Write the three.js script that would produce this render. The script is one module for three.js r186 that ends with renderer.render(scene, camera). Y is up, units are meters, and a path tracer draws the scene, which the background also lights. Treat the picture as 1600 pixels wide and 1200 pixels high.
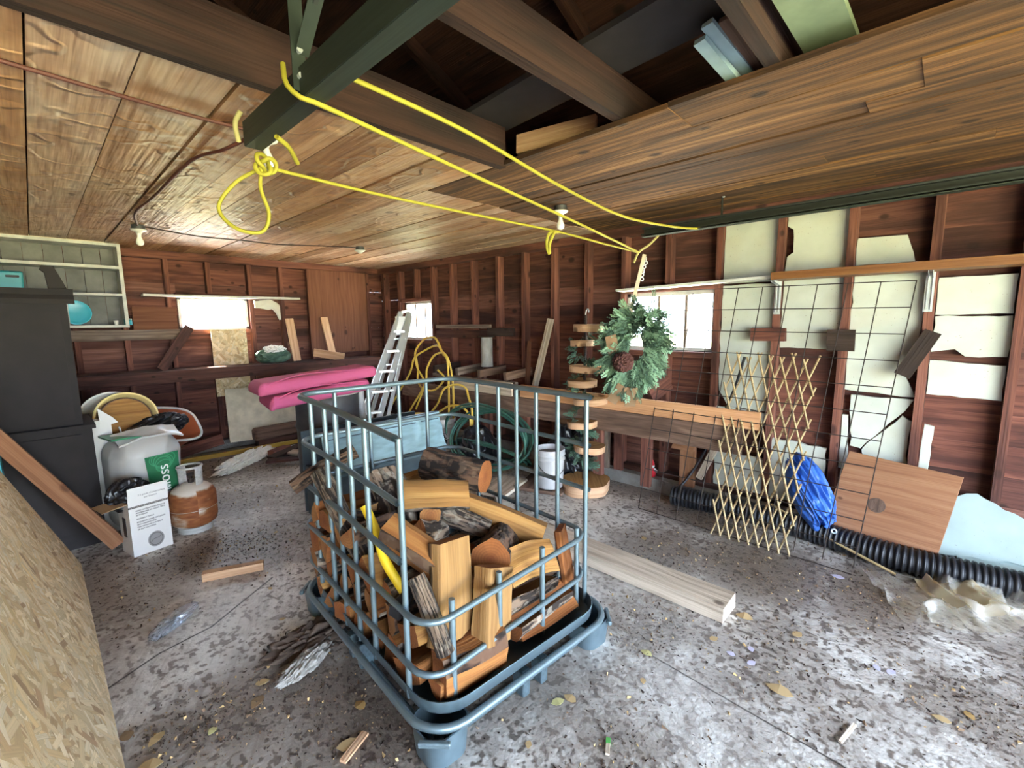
import * as THREE from 'three';
import { mergeGeometries, mergeVertices } from 'three/addons/utils/BufferGeometryUtils.js';
import { RoundedBoxGeometry } from 'three/addons/geometries/RoundedBoxGeometry.js';

// ---------- camera, daylight, exposure ----------
const scene = new THREE.Scene();
const camera = new THREE.PerspectiveCamera(80.46, 4 / 3, 0.05, 200);
camera.rotation.set(-0.1355, -0.80943, -0.01107, 'YXZ');
camera.position.set(0, 1.6, 0);
scene.add(camera);
const renderer = new THREE.WebGLRenderer({ antialias: true });
renderer.toneMapping = THREE.LinearToneMapping;
renderer.toneMappingExposure = 9.6;
renderer.shadowMap.enabled = true;
scene.background = new THREE.Color().setRGB(0.80, 0.96, 1.2);
scene.backgroundIntensity = 3.2;
const sun = new THREE.DirectionalLight(0xfff4e6, 42);   // high behind the shed: lights the paths under the windows, leaves the doorway in the shed's own shade
sun.position.set(-4, 20, -12.5); sun.target.position.set(0, 0, -2.5); sun.castShadow = true; sun.shadow.mapSize.set(2048, 2048);
Object.assign(sun.shadow.camera, { left: -14, right: 14, top: 14, bottom: -14, near: 1, far: 50 });
scene.add(sun, sun.target);

// ---------- random numbers and noise ----------
function rng(s) { return () => { s |= 0; s = (s + 0x6d2b79f5) | 0; let t = Math.imul(s ^ (s >>> 15), 1 | s); t = (t + Math.imul(t ^ (t >>> 7), 61 | t)) ^ t; return ((t ^ (t >>> 14)) >>> 0) / 4294967296; }; }
const rnd = rng(7), rr = (a, b, r = rnd) => a + (b - a) * r();
const H = (i, j, s) => { let n = Math.imul(i, 374761393) ^ Math.imul(j, 668265263) ^ Math.imul(s, 1274126177); n = Math.imul(n ^ (n >>> 13), 1274126177); return ((n ^ (n >>> 16)) >>> 0) / 4294967296; };
function vn(x, y, px, py, s) {
  const i = Math.floor(x), j = Math.floor(y); let u = x - i, v = y - j; u = u * u * (3 - 2 * u); v = v * v * (3 - 2 * v);
  const a = ((i % px) + px) % px, b = ((j % py) + py) % py, a1 = (a + 1) % px, b1 = (b + 1) % py;
  const p = H(a, b, s), q = H(a1, b, s), r = H(a, b1, s), t = H(a1, b1, s);
  return p + (q - p) * u + (r - p) * v + (p - q - r + t) * u * v;
}
function fbm(u, v, px, py, oct, s) { let a = 0, w = 0.5, t = 0; for (let o = 0; o < oct; o++) { a += w * vn(u * px, v * py, px, py, s + o); t += w; w *= 0.5; px *= 2; py *= 2; } return a / t; }
const cl = (x, a = 0, b = 1) => Math.min(b, Math.max(a, x)), mixc = (a, b, t) => [a[0] + (b[0] - a[0]) * t, a[1] + (b[1] - a[1]) * t, a[2] + (b[2] - a[2]) * t];
const ss = (a, b, x) => { const t = cl((x - a) / (b - a)); return t * t * (3 - 2 * t); };
function tex(w, h, sx, sy, fn, srgb = true) {   // sx, sy: metres one tile covers
  const d = new Uint8Array(w * h * 4);
  for (let y = 0; y < h; y++) for (let x = 0; x < w; x++) { const c = fn((x + 0.5) / w, (y + 0.5) / h), k = (y * w + x) * 4; const g = typeof c === 'number'; d[k] = 255 * cl(g ? c : c[0]); d[k + 1] = 255 * cl(g ? c : c[1]); d[k + 2] = 255 * cl(g ? c : c[2]); d[k + 3] = 255; }
  const t = new THREE.DataTexture(d, w, h); t.wrapS = t.wrapT = THREE.RepeatWrapping; t.magFilter = THREE.LinearFilter; t.minFilter = THREE.LinearMipmapLinearFilter; t.generateMipmaps = true;
  t.repeat.set(1 / sx, 1 / sy); if (srgb) t.colorSpace = THREE.SRGBColorSpace; t.needsUpdate = true; return t;
}
function canvasTex(w, h, draw) { const c = document.createElement('canvas'); c.width = w; c.height = h; draw(c.getContext('2d'), w, h); const t = new THREE.CanvasTexture(c); t.colorSpace = THREE.SRGBColorSpace; return t; }

// ---------- textures (real base colours only) ----------
function woodTex(seed, dark, mid, light, o = {}) {   // u runs along the grain: 2 m by 0.6 m
  const kn = [], r = rng(seed * 77 + 1); for (let i = 0; i < (o.knots ?? 5); i++) kn.push([r(), r(), 0.006 + 0.012 * r()]);
  return tex(1024, 384, 2, 0.6, (u, v) => {
    const w = fbm(u, v, 3, 3, 3, seed), fine = fbm(u, v + 0.02 * w, 8, 160, 2, seed + 20), med = fbm(u, v + 0.05 * w, 3, 26, 3, seed + 40);
    const ring = 0.5 + 0.5 * Math.sin(6.2832 * (v * 9 + w * 3.2)), blot = fbm(u, v, 4, 5, 5, seed + 60);
    let t = 0.3 * fine + 0.34 * med + 0.12 * ring + 0.24 * w;
    t = cl((t - 0.5) * (o.con ?? 1.5) + 0.5);
    let c = t < 0.5 ? mixc(dark, mid, t * 2) : mixc(mid, light, t * 2 - 1);
    const st = ss(0.5, 0.75, blot) * (o.stain ?? 0.4); c = mixc(c, dark, st); if (o.pale) c = mixc(c, o.pale, ss(0.46, 0.72, fbm(u, v, 3, 4, 5, seed + 80)) * 0.55);
    for (const [ku, kv, kr] of kn) { let du = Math.abs(u - ku), dv = Math.abs(v - kv); du = Math.min(du, 1 - du) * 2; dv = Math.min(dv, 1 - dv) * 0.6; const d = Math.sqrt(du * du * 0.45 + dv * dv) / kr; if (d < 2.2) c = mixc(c, mixc(dark, [0.12, 0.06, 0.03], 0.4), (1 - ss(0.7, 2.2, d)) * 0.8); }
    return c;
  });
}
const woodBump = tex(512, 384, 2, 0.6, (u, v) => 0.55 * fbm(u, v, 6, 120, 2, 5) + 0.45 * fbm(u, v, 4, 30, 3, 9), false);
const ceilTex = woodTex(3, [0.57, 0.43, 0.34], [0.79, 0.65, 0.53], [0.90, 0.80, 0.69], { stain: 0.6, knots: 6, pale: [0.86, 0.81, 0.74] });
const brownTex = woodTex(5, [0.25, 0.17, 0.10], [0.50, 0.37, 0.235], [0.70, 0.55, 0.38], { stain: 0.75, knots: 6, con: 2.1 });
const roughTex = woodTex(8, [0.26, 0.155, 0.135], [0.45, 0.295, 0.25], [0.57, 0.415, 0.36], { stain: 0.7, knots: 7 });
const pineTex = woodTex(14, [0.60, 0.44, 0.31], [0.75, 0.59, 0.45], [0.85, 0.72, 0.58], { stain: 0.2, knots: 7 });
const greyTex = woodTex(21, [0.30, 0.24, 0.20], [0.48, 0.41, 0.36], [0.64, 0.58, 0.52], { stain: 0.6, knots: 4 });
const splitTex = woodTex(33, [0.58, 0.43, 0.27], [0.76, 0.61, 0.42], [0.86, 0.75, 0.57], { stain: 0.15, knots: 1 });
const osbTex = (() => {
  const N = 1024, a = new Float32Array(N * N * 3), r = rng(99);
  const cols = [[0.80, 0.71, 0.56], [0.86, 0.79, 0.66], [0.74, 0.62, 0.45], [0.90, 0.85, 0.75], [0.66, 0.53, 0.38], [0.82, 0.70, 0.50], [0.58, 0.44, 0.32]];
  for (let k = 0; k < N * N; k++) { a[k * 3] = 0.72; a[k * 3 + 1] = 0.6; a[k * 3 + 2] = 0.44; }
  for (let n = 0; n < 5200; n++) {
    const cx = r() * N, cy = r() * N, th = (r() - 0.5) * 2.4 + (r() < 0.3 ? 1.57 : 0), L = 22 + 50 * r(), W = 5 + 12 * r(), c = cols[Math.floor(r() * r() * 1.1 * cols.length) % cols.length], k = 0.92 + 0.14 * r(), cs = Math.cos(th), sn = Math.sin(th), R = Math.ceil(L);
    for (let y = -R; y <= R; y++) for (let x = -R; x <= R; x++) {
      const p = x * cs + y * sn, q = -x * sn + y * cs; if (Math.abs(p) > L * (1 - 0.2 * H(Math.round(q), n, 3)) || Math.abs(q) > W) continue;
      const e = (Math.abs(q) > W - 1.2) ? 0.92 : 1, i = ((((Math.round(cy) + y) % N + N) % N) * N + ((Math.round(cx) + x) % N + N) % N) * 3, f = k * e * (0.95 + 0.1 * H(Math.round(q), n, 4));
      a[i] = (c[0] * 0.62 + 0.31) * f; a[i + 1] = (c[1] * 0.62 + 0.27) * f; a[i + 2] = (c[2] * 0.62 + 0.2) * f;
    }
  }
  return tex(N, N, 1.1, 1.1, (u, v) => { const i = (Math.floor(v * N) * N + Math.floor(u * N)) * 3; return [a[i], a[i + 1], a[i + 2]]; });
})();
const whiteTex = woodTex(27, [0.52, 0.48, 0.43], [0.76, 0.72, 0.66], [0.88, 0.85, 0.80], { stain: 0.35, knots: 4 });
const ceilBump = tex(512, 512, 1.1, 0.9, (u, v) => { const a = fbm(u, v, 7, 3, 4, 201), b = fbm(u, v, 5, 4, 3, 207), w = fbm(u, v, 4, 60, 2, 211); return 0.5 * a + 0.35 * ss(0.5, 0.56, b) * (1 - ss(0.56, 0.66, b)) + 0.2 * w; }, false);
const barkTex = tex(512, 512, 0.5, 0.5, (u, v) => { const f = fbm(u, v, 5, 22, 4, 71), c = ss(0.36, 0.6, f), l = fbm(u, v, 12, 12, 3, 77); return mixc(mixc([0.17, 0.13, 0.105], [0.52, 0.44, 0.37], c), [0.64, 0.61, 0.55], ss(0.58, 0.7, l) * 0.6); });
const barkBump = tex(256, 256, 0.5, 0.5, (u, v) => ss(0.3, 0.65, fbm(u, v, 5, 22, 4, 71)), false);
const endTex = tex(384, 384, 0.3, 0.3, (u, v) => { const x = u - 0.5, y = v - 0.5, d = Math.hypot(x, y), an = Math.atan2(y, x), w = fbm(u, v, 6, 6, 3, 81); const ring = 0.5 + 0.5 * Math.sin(d * 150 + w * 5), ray = vn(an * 14 + 50, 1, 400, 4, 83); let c = mixc([0.58, 0.42, 0.27], [0.76, 0.60, 0.42], 0.35 * ring + 0.4 * w + 0.25 * ray); return mixc(c, [0.55, 0.33, 0.17], ss(0.16, 0.02, d) * 0.5); });
const foamTex = tex(512, 512, 1, 1, (u, v) => { const n = fbm(u, v, 8, 8, 5, 91), sp = vn(u * 180, v * 180, 180, 180, 95), m = fbm(u, v, 5, 5, 3, 98); let c = mixc([0.68, 0.70, 0.655], [0.78, 0.795, 0.75], n); c = mixc(c, [0.72, 0.70, 0.62], ss(0.55, 0.8, m) * 0.35); return mixc(c, [0.35, 0.28, 0.22], ss(0.955, 0.985, sp) * ss(0.45, 0.6, m) * 0.9); });
const mottle = tex(512, 512, 0.6, 0.6, (u, v) => 0.72 + 0.28 * fbm(u, v, 6, 6, 5, 101));
const grainBump = tex(512, 512, 0.5, 0.5, (u, v) => 0.5 * fbm(u, v, 40, 40, 3, 111) + 0.5 * fbm(u, v, 8, 8, 4, 117), false);
// concrete slab with the dirt, bark crumbs and cracks where they lie (x -1.4..4.3, z -7..1.4)
const FX0 = -1.4, FX1 = 4.3, FZ0 = -7, FZ1 = 1.4;
const dirt = [[0.75, -3.65, 0.55, 0.3, 1], [1.0, -3.5, 0.4, 0.5, 0.75], [0.95, -4.6, 0.6, 0.5, 0.55], [0.55, -2.0, 0.45, 0.35, 0.8], [0.75, -1.6, 0.3, 0.6, 0.95], [0.25, -2.05, 0.25, 0.2, 0.6], [3.1, -0.75, 0.5, 0.45, 0.95], [3.2, -0.2, 0.5, 0.3, 0.8], [2.85, -1.3, 0.5, 0.4, 0.7], [2.5, 0.25, 0.3, 0.35, 0.6], [3.6, -1.3, 0.3, 0.6, 0.75], [2.3, -0.5, 0.5, 0.25, 0.5], [1.4, -1.7, 0.6, 0.8, 0.85], [2.1, -1.0, 0.3, 0.3, 0.5], [1.6, -5.6, 0.8, 0.6, 0.6], [2.6, -3.6, 0.8, 1.2, 0.5], [1.3, -0.75, 0.45, 0.25, 0.45], [3.0, 0.5, 0.6, 0.4, 0.5], [0.1, -3.5, 0.4, 0.8, 0.5], [2.0, -0.2, 0.6, 0.3, 0.3], [0.8, -6.2, 0.9, 0.6, 0.8], [2.2, -6.6, 1.6, 0.3, 0.9], [3.9, -3, 0.4, 2, 0.8], [1.2, -0.4, 0.3, 0.3, 0.4]];
const cracks = [[0.02, -2.55, 0.27, -2.68], [0.27, -2.68, 0.5, -2.72], [0.5, -2.72, 0.66, -2.83], [0.66, -2.83, 0.9, -2.99], [1.895, -0.92, 1.87, -0.5], [1.87, -0.5, 1.84, 0.1], [1.0, -1.05, 1.14, -0.8]];
const floorTex = tex(1536, 2048, FX1 - FX0, FZ1 - FZ0, (u, v) => {
  const x = FX0 + u * (FX1 - FX0), z = FZ0 + v * (FZ1 - FZ0);
  const n = fbm(u, v, 6, 9, 6, 121), f = fbm(u, v, 260, 380, 2, 131), m = fbm(u, v, 56, 84, 4, 141), str = fbm(u, v, 110, 60, 3, 147), sc = fbm(u * 0.8 + v * 0.6, v * 0.8 - u * 0.6, 420, 70, 2, 149);
  let c = mixc([0.76, 0.745, 0.715], [0.89, 0.88, 0.855], cl(0.5 * n + 0.3 * m + 0.2 * f + 0.05)), k = 0;
  c = mixc(c, [0.95, 0.945, 0.935], ss(0.52, 0.75, m) * 0.12); c = mixc(c, [0.40, 0.37, 0.34], ss(0.60, 0.68, f) * ss(0.42, 0.6, n) * 0.55); c = mixc(c, [0.45, 0.42, 0.39], ss(0.66, 0.74, sc) * 0.22);
  for (const [dx, dz, rx, rz, a] of dirt) { const e = Math.hypot((x - dx) / rx, (z - dz) / rz); if (e < 1.6) k = Math.max(k, 0.82 * a * (1 - ss(0.2, 1.5, e))); }
  k = cl(k + 0.04); const th = 0.98 - 0.62 * k, g = 0.55 * m + 0.3 * f + 0.15 * str;
  c = mixc(c, mixc([0.27, 0.225, 0.19], [0.42, 0.36, 0.31], f), ss(th - 0.36, th + 0.06, g + 0.26) * 0.85 * (0.35 + 0.65 * k));
  c = mixc(c, [0.24, 0.20, 0.18], ss(0.63, 0.70, f) * 0.5 * (0.4 + k));
  for (const [ax, az, bx, bz] of cracks) { const ex = bx - ax, ez = bz - az, t = cl(((x - ax) * ex + (z - az) * ez) / (ex * ex + ez * ez)), w = 0.02 * (n - 0.5), d = Math.hypot(x - ax - t * ex + w, z - az - t * ez + w); if (d < 0.01) c = mixc(c, [0.16, 0.14, 0.13], 1 - ss(0.001, ax < 1 ? 0.008 : 0.005, d)); }
  return c;
});

// ---------- materials ----------
const S = THREE.SRGBColorSpace;
function mat(name, hex, o = {}) { const m = new THREE[o.transmission || o.clearcoat || o.sheen ? 'MeshPhysicalMaterial' : 'MeshStandardMaterial']({ color: hex, roughness: 0.85, ...o }); m.name = name; return m; }
const wood = (name, map, tint, o = {}) => mat(name, tint, { map, roughness: 0.88, bumpMap: woodBump, bumpScale: 0.004, ...o });
const M = {
  ceil: [0xffffff, 0xe2d2c0, 0xf2e2cc, 0xc6b096].map((c, i) => wood('ceiling_wood' + i, ceilTex, c, { bumpMap: ceilBump, bumpScale: 0.022, roughness: 0.5 })),
  ceilDark: [0xf0e2cc, 0xd8c6ac, 0xfff0d8, 0xbcaa90].map((c, i) => wood('ceiling_wood_brown' + i, brownTex, c, { bumpScale: 0.006 })),
  sheath: [0xffffff, 0xdcd0cc, 0xf2dcd2, 0xc2b2ae].map((c, i) => wood('wall_plank' + i, roughTex, c)),
  stud: [0xffeee4, 0xecd8cc].map((c, i) => wood('stud_wood' + i, roughTex, c)),
  beam: wood('dark_timber', roughTex, 0xb0a49c), roof: wood('roof_board', roughTex, 0xa2948a),
  joist: wood('joist_wood', roughTex, 0x74665a), pine: wood('fresh_pine', pineTex, 0xffffff), pineOrange: wood('orange_pine', pineTex, 0xffeede), ply: wood('plywood_face', pineTex, 0xc4b0a4, { bumpScale: 0.001 }),
  plyRed: wood('reddish_plywood', pineTex, 0x8c7068, { bumpScale: 0.001 }), shelfWood: wood('varnished_shelf', pineTex, 0xa68c6a, { roughness: 0.5 }), grey: wood('weathered_wood', greyTex, 0xffffff), greyBrown: wood('brown_weathered_wood', greyTex, 0xe6d2c6), pale: wood('pale_wood', whiteTex, 0xfff6ec), greyDark: wood('dark_weathered_wood', greyTex, 0x7a6c66),
  split: [0xbaae94, 0xb89468, 0xa87c50, 0xd0bc94].map((c, i) => wood('split_wood' + i, splitTex, c)), end: [0xd0b898, 0xc49868].map((c, i) => mat('cut_end' + i, c, { map: endTex, roughness: 0.9 })),
  bark: [0xffffff, 0xb09888, 0xd8d4d0].map((c, i) => mat('bark' + i, c, { map: barkTex, bumpMap: barkBump, bumpScale: 0.012, roughness: 0.95 })),
  osb: mat('strand_board', 0xffffff, { map: osbTex, bumpMap: grainBump, bumpScale: 0.002 }), osbEdge: mat('strand_board_edge', 0xb89a70, { map: mottle }),
  foam: mat('white_foam', 0xffffff, { map: foamTex, roughness: 0.7, bumpMap: grainBump, bumpScale: 0.001 }), foamBlue: mat('blue_white_foam', 0xc2d2da, { map: foamTex, roughness: 0.7 }), beadFoam: mat('spray_foam', 0xe6d9b4, { roughness: 0.9 }),
  slab: mat('concrete_slab', 0xffffff, { map: floorTex, roughness: 0.42, bumpMap: grainBump, bumpScale: 0.006 }), curb: mat('concrete_curb', 0xa7a39b, { map: mottle, bumpMap: grainBump, bumpScale: 0.01 }),
  grass: mat('lawn', 0x98986f, { map: mottle }), gravel: mat('gravel_drive', 0xcac6bc, { map: mottle }),
  steel: mat('galvanised_steel', 0x84989f, { metalness: 0.55, roughness: 0.42, map: mottle }), steelPan: mat('steel_pan', 0x788d96, { metalness: 0.6, roughness: 0.38, map: mottle }), alu: mat('aluminium', 0xd0d2d2, { metalness: 0.7, roughness: 0.42 }),
  railGreen: mat('green_painted_steel', 0x3a443c, { metalness: 0.3, roughness: 0.55, map: mottle }), railDark: mat('dark_steel', 0x2c302d, { metalness: 0.3, roughness: 0.6 }), bracket: mat('bracket_metal', 0xc9cfd0, { metalness: 0.5, roughness: 0.4 }), wire: mat('rusty_wire', 0x352c28, { metalness: 0.5, roughness: 0.7 }),
  black: mat('black_plastic', 0x1d1e22, { roughness: 0.45 }), blackFilm: mat('black_plastic_film', 0x1a1a1e, { roughness: 0.28 }), cable: mat('cable_jacket', 0x3a2a24, { roughness: 0.6 }), cableRed: mat('brown_cable', 0x5a3028, { roughness: 0.6 }),
  rope: mat('yellow_rope', 0x9f962c, { roughness: 0.7 }), ropePale: mat('faded_yellow_rope', 0xa89e66, { roughness: 0.8 }), hoseYellow: mat('yellow_hose', 0xd8b44a, { roughness: 0.5 }), hoseGreen: mat('green_hose', 0x2f5a4c, { roughness: 0.4 }),
  white: mat('white_paint', 0xe6e6e0, { map: mottle, roughness: 0.7 }), greyPaint: mat('grey_paint', 0x8d8c88, { map: mottle }), porcelain: mat('porcelain', 0xe8e8e4, { roughness: 0.3 }), bulb: mat('frosted_bulb', 0xf0f0ec, { roughness: 0.35 }), boxMetal: mat('junction_box_metal', 0x55565a, { metalness: 0.6, roughness: 0.5 }),
  bucket: mat('white_plastic', 0xd4d2cc, { roughness: 0.45 }), bucketGrey: mat('grey_white_plastic', 0xc9c7c4, { roughness: 0.5, map: mottle }), cream: mat('cream_plastic', 0xe9cf8a, { roughness: 0.5 }), tub: mat('orange_tub', 0xb5613c, { roughness: 0.6, map: mottle }),
  cabinet: mat('dark_brown_paint', 0x272120, { map: mottle, roughness: 0.85 }), drum: mat('grey_drum', 0x5e5c5c, { metalness: 0.3, roughness: 0.5, map: mottle }), chipped: mat('chipped_white_paint', 0xd9d7cf, { roughness: 0.5, map: mottle }),
  pink: mat('pink_fabric', 0xc85c84, { roughness: 0.9, sheen: 0.3, bumpMap: grainBump, bumpScale: 0.002 }), teal: mat('teal_plastic', 0x2f9aa6, { roughness: 0.4 }), blueDish: mat('blue_enamel', 0x3fb0c8, { roughness: 0.3 }), paleBlue: mat('pale_blue_sheet_metal', 0xa9cdd4, { roughness: 0.35, metalness: 0.15, map: mottle }), slateMetal: mat('dark_blue_sheet_metal', 0x55646c, { roughness: 0.45, metalness: 0.3, map: mottle }),
  tarp: mat('blue_tarp', 0x2c5cae, { roughness: 0.42 }), film: mat('clear_plastic_film', 0xf0ece2, { transmission: 0.8, roughness: 0.25, thickness: 0 }), foil: mat('crumpled_foil', 0xc8ccd2, { metalness: 0.8, roughness: 0.3 }), wool: mat('glass_wool', 0xe2ded2, { roughness: 1, bumpMap: grainBump, bumpScale: 0.01 }), woolGrey: mat('grey_wadding', 0x969189, { roughness: 1, bumpMap: grainBump, bumpScale: 0.01 }),
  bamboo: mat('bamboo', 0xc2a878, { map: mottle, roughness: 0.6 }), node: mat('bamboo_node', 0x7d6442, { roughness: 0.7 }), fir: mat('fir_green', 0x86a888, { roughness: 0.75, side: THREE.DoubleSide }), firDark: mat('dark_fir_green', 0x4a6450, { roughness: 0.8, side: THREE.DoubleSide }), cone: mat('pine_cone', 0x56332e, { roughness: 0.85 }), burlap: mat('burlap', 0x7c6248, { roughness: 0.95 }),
  brick: mat('red_brick', 0x8a5a4a, { map: mottle, roughness: 0.95 }), cardboard: mat('white_cardboard', 0xd4d0c8, { roughness: 0.85 }), brownCard: mat('brown_cardboard', 0xa98c66, { roughness: 0.9 }), beige: mat('beige_panel', 0xe6d9bd, { roughness: 0.8, map: mottle }), rust: null, red: mat('red_plush', 0xb81f2c, { roughness: 0.9 }), yellow: mat('yellow_fibreglass', 0xe0bd22, { roughness: 0.45 }), yellowBar: mat('yellow_bar', 0xb99a3c, { roughness: 0.6 }), green: mat('green_paint_plank', 0x93a384, { map: mottle, roughness: 0.6 }), blueLath: mat('pale_blue_lath', 0xb8d2d4, { map: mottle, roughness: 0.6 }), duct: mat('grey_board', 0x413c3a, { map: mottle, roughness: 0.55 }), pipe: mat('grey_pipe', 0xb5b2ac, { map: mottle, roughness: 0.6 }),
  glass: mat('dusty_glass', 0xf2f6f6, { transmission: 1, roughness: 0.12, thickness: 0 }), leaf: [0xb0966a, 0x9c7c48, 0xb8b27a, 0xbcb8cc, 0x7c6446].map((c, i) => mat('leaf' + i, c, { roughness: 0.8, side: THREE.DoubleSide })), bagWhite: mat('bag_film', 0xb4b2ac, { roughness: 0.4 }), crumb: mat('bark_crumb', 0x54453a, { roughness: 1 }),
};
M.rust = mat('rusty_white_paint', 0xffffff, { roughness: 0.8, map: tex(512, 512, 1, 0.5, (u, v) => { const n = fbm(u, v, 8, 6, 5, 151), b = ss(0.08, 0.2, v) * (1 - ss(0.78, 0.94, v)); return mixc([0.82, 0.79, 0.74], mixc([0.44, 0.22, 0.10], [0.66, 0.42, 0.24], fbm(u, v, 20, 20, 3, 155)), ss(0.46, 0.7, n * 0.65 + b * 0.4)); }) });

// ---------- builders ----------
const used = {}, V = (x, y, z) => new THREE.Vector3(x, y, z);
function numbered(n) { used[n] = (used[n] ?? -1) + 1; return used[n] ? n + '_' + String(used[n]).padStart(3, '0') : n; }
function add(o, parent) { (parent ?? scene).add(o); o.traverse((m) => { if (m.isMesh) m.castShadow = m.receiveShadow = true; }); return o; }
function tag(o, label, category, group) { o.userData = { ...o.userData, label, category }; if (group) o.userData.group = group; return o; }
function thing(name, label, category, p = [0, 0, 0], ry = 0, group) { const g = new THREE.Group(); g.name = numbered(name); g.position.set(...p); g.rotation.y = ry; tag(g, label, category, group); return add(g); }
function struct(name) { const g = new THREE.Group(); g.name = numbered(name); g.userData.kind = 'structure'; return add(g); }
function part(name, geo, m, parent, p, label) { const o = new THREE.Mesh(geo, m); o.name = name; if (p) o.position.set(...p); if (label) o.userData.label = label; return add(o, parent); }
function solo(name, label, category, o, group) { o.name = numbered(name); tag(o, label, category, group); return add(o); }   // a thing that is one mesh
const pick = (a) => Array.isArray(a) ? a[Math.floor(rnd() * a.length)] : a;
function box(w, h, d, j = 0) {   // a board: uv in metres along its grain, corners a little off true
  const g = new THREE.BoxGeometry(w, h, d), L = [w, h, d], p = g.attributes.position, n = g.attributes.normal, uv = g.attributes.uv, ga = L.indexOf(Math.max(w, h, d)), o0 = rnd() * 9, o1 = rnd() * 9, hh = Math.floor(rnd() * 1e6);
  for (let i = 0; i < p.count; i++) {
    const q = [p.getX(i), p.getY(i), p.getZ(i)], N = [n.getX(i), n.getY(i), n.getZ(i)].map(Math.abs), ax = N.indexOf(Math.max(...N)), ot = [0, 1, 2].filter((k) => k !== ax);
    const a = ot.includes(ga) ? ga : L[ot[0]] >= L[ot[1]] ? ot[0] : ot[1], b = ot.find((k) => k !== a); uv.setXY(i, q[a] + o0, q[b] + o1 + ax * 0.17);
    if (j) { const c = (q[0] > 0) + 2 * (q[1] > 0) + 4 * (q[2] > 0); p.setXYZ(i, ...q.map((v, k) => v + (H(c, k, hh) - 0.5) * 2 * Math.min(j, L[k] * 0.2))); }
  }
  if (j) g.computeVertexNormals(); return g;
}
function aim(o, a, b, up = [0, 1, 0]) {   // x axis from a to b, y towards up, origin half way
  const A = V(...a), B = V(...b), x = B.clone().sub(A).normalize(), z = x.clone().cross(V(...up)).normalize(), y = z.clone().cross(x);
  o.quaternion.setFromRotationMatrix(new THREE.Matrix4().makeBasis(x, y, z)); o.position.copy(A.add(B).multiplyScalar(0.5)); return o;
}
function beam(a, b, wide, thick, m, up, j = 0.002) { return aim(new THREE.Mesh(box(Math.hypot(b[0] - a[0], b[1] - a[1], b[2] - a[2]), thick, wide, j), pick(m)), a, b, up); }
function pbeam(name, parent, ...r) { const o = beam(...r); o.name = name; return add(o, parent); }
function bx(name, parent, m, x0, x1, y0, y1, z0, z1, j = 0) { return part(name, box(x1 - x0, y1 - y0, z1 - z0, j), pick(m), parent, [(x0 + x1) / 2, (y0 + y1) / 2, (z0 + z1) / 2]); }
function tube(pts, r, seg = 0, rad = 7, closed = false, tension = 0.5) { const c = new THREE.CatmullRomCurve3(pts.map((p) => V(...p)), closed, 'catmullrom', tension); return new THREE.TubeGeometry(c, seg || pts.length * 6, r, rad, closed); }
function rod(a, b, r, rad = 7) { const A = V(...a), B = V(...b), l = A.distanceTo(B), g = new THREE.CylinderGeometry(r, r, l, rad); g.applyQuaternion(new THREE.Quaternion().setFromUnitVectors(V(0, 1, 0), B.clone().sub(A).normalize())); g.translate(...A.add(B).multiplyScalar(0.5).toArray()); return g; }
const lathe = (pr, seg = 28) => new THREE.LatheGeometry(pr.map((p) => new THREE.Vector2(...p)), seg);
function plate(pts, depth, bev = 0) { const s = new THREE.Shape(pts.map((p) => new THREE.Vector2(...p))); return new THREE.ExtrudeGeometry(s, { depth, bevelEnabled: bev > 0, bevelSize: bev, bevelThickness: bev, bevelSegments: 2, curveSegments: 8 }); }
function ragged(pts, step, amp, seed) {   // an outline with broken edges
  const o = []; pts.forEach((a, i) => { const b = pts[(i + 1) % pts.length], L = Math.hypot(b[0] - a[0], b[1] - a[1]), n = Math.max(1, Math.round(L / step)); for (let k = 0; k < n; k++) { const t = k / n, e = k ? (H(i * 31 + k, 3, seed) - 0.5) * 2 * amp : 0; o.push([a[0] + (b[0] - a[0]) * t - (b[1] - a[1]) / L * e, a[1] + (b[1] - a[1]) * t + (b[0] - a[0]) / L * e]); } }); return o;
}
const warp = (g, fn) => { const p = g.attributes.position, v = V(0, 0, 0); for (let i = 0; i < p.count; i++) { v.fromBufferAttribute(p, i); fn(v, i); p.setXYZ(i, v.x, v.y, v.z); } g.computeVertexNormals(); return g; };
const n3 = (x, y, z, s) => { const a = vn(x + 500, y + 500 + z * 1.7, 4096, 4096, s), b = vn(y + 500 - x * 0.6, z + 500 + x * 0.3, 4096, 4096, s + 7); return (a + b) - 1; };
function lump(rx, ry, rz, amp, freq, seed, det = 5, sharp = 0) {   // a crumpled heap or bag
  const g = mergeVertices(new THREE.IcosahedronGeometry(1, 8 + det * 4).deleteAttribute('uv').deleteAttribute('normal'));
  warp(g, (v) => { let n = n3(v.x * freq, v.y * freq, v.z * freq, seed) + 0.5 * n3(v.x * freq * 2.3, v.y * freq * 2.3, v.z * freq * 2.3, seed + 3); if (sharp) n = n * (1 - sharp) + sharp * (1 - 2 * Math.abs(n3(v.x * freq * 1.4, v.y * freq * 1.4, v.z * freq * 1.4, seed + 5)) * 2) * 0.7; v.multiplyScalar(1 + amp * n); v.x *= rx; v.y *= ry; v.z *= rz; });
  const p = g.attributes.position, uv = new Float32Array(p.count * 2); for (let i = 0; i < p.count; i++) { uv[i * 2] = p.getX(i) + p.getZ(i) * 0.4; uv[i * 2 + 1] = p.getY(i) + p.getZ(i) * 0.5; } g.setAttribute('uv', new THREE.BufferAttribute(uv, 2)); return g;
}
const flatBase = (g, y) => warp(g, (v) => { if (v.y < y) v.y = y + (v.y - y) * 0.05; });

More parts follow.
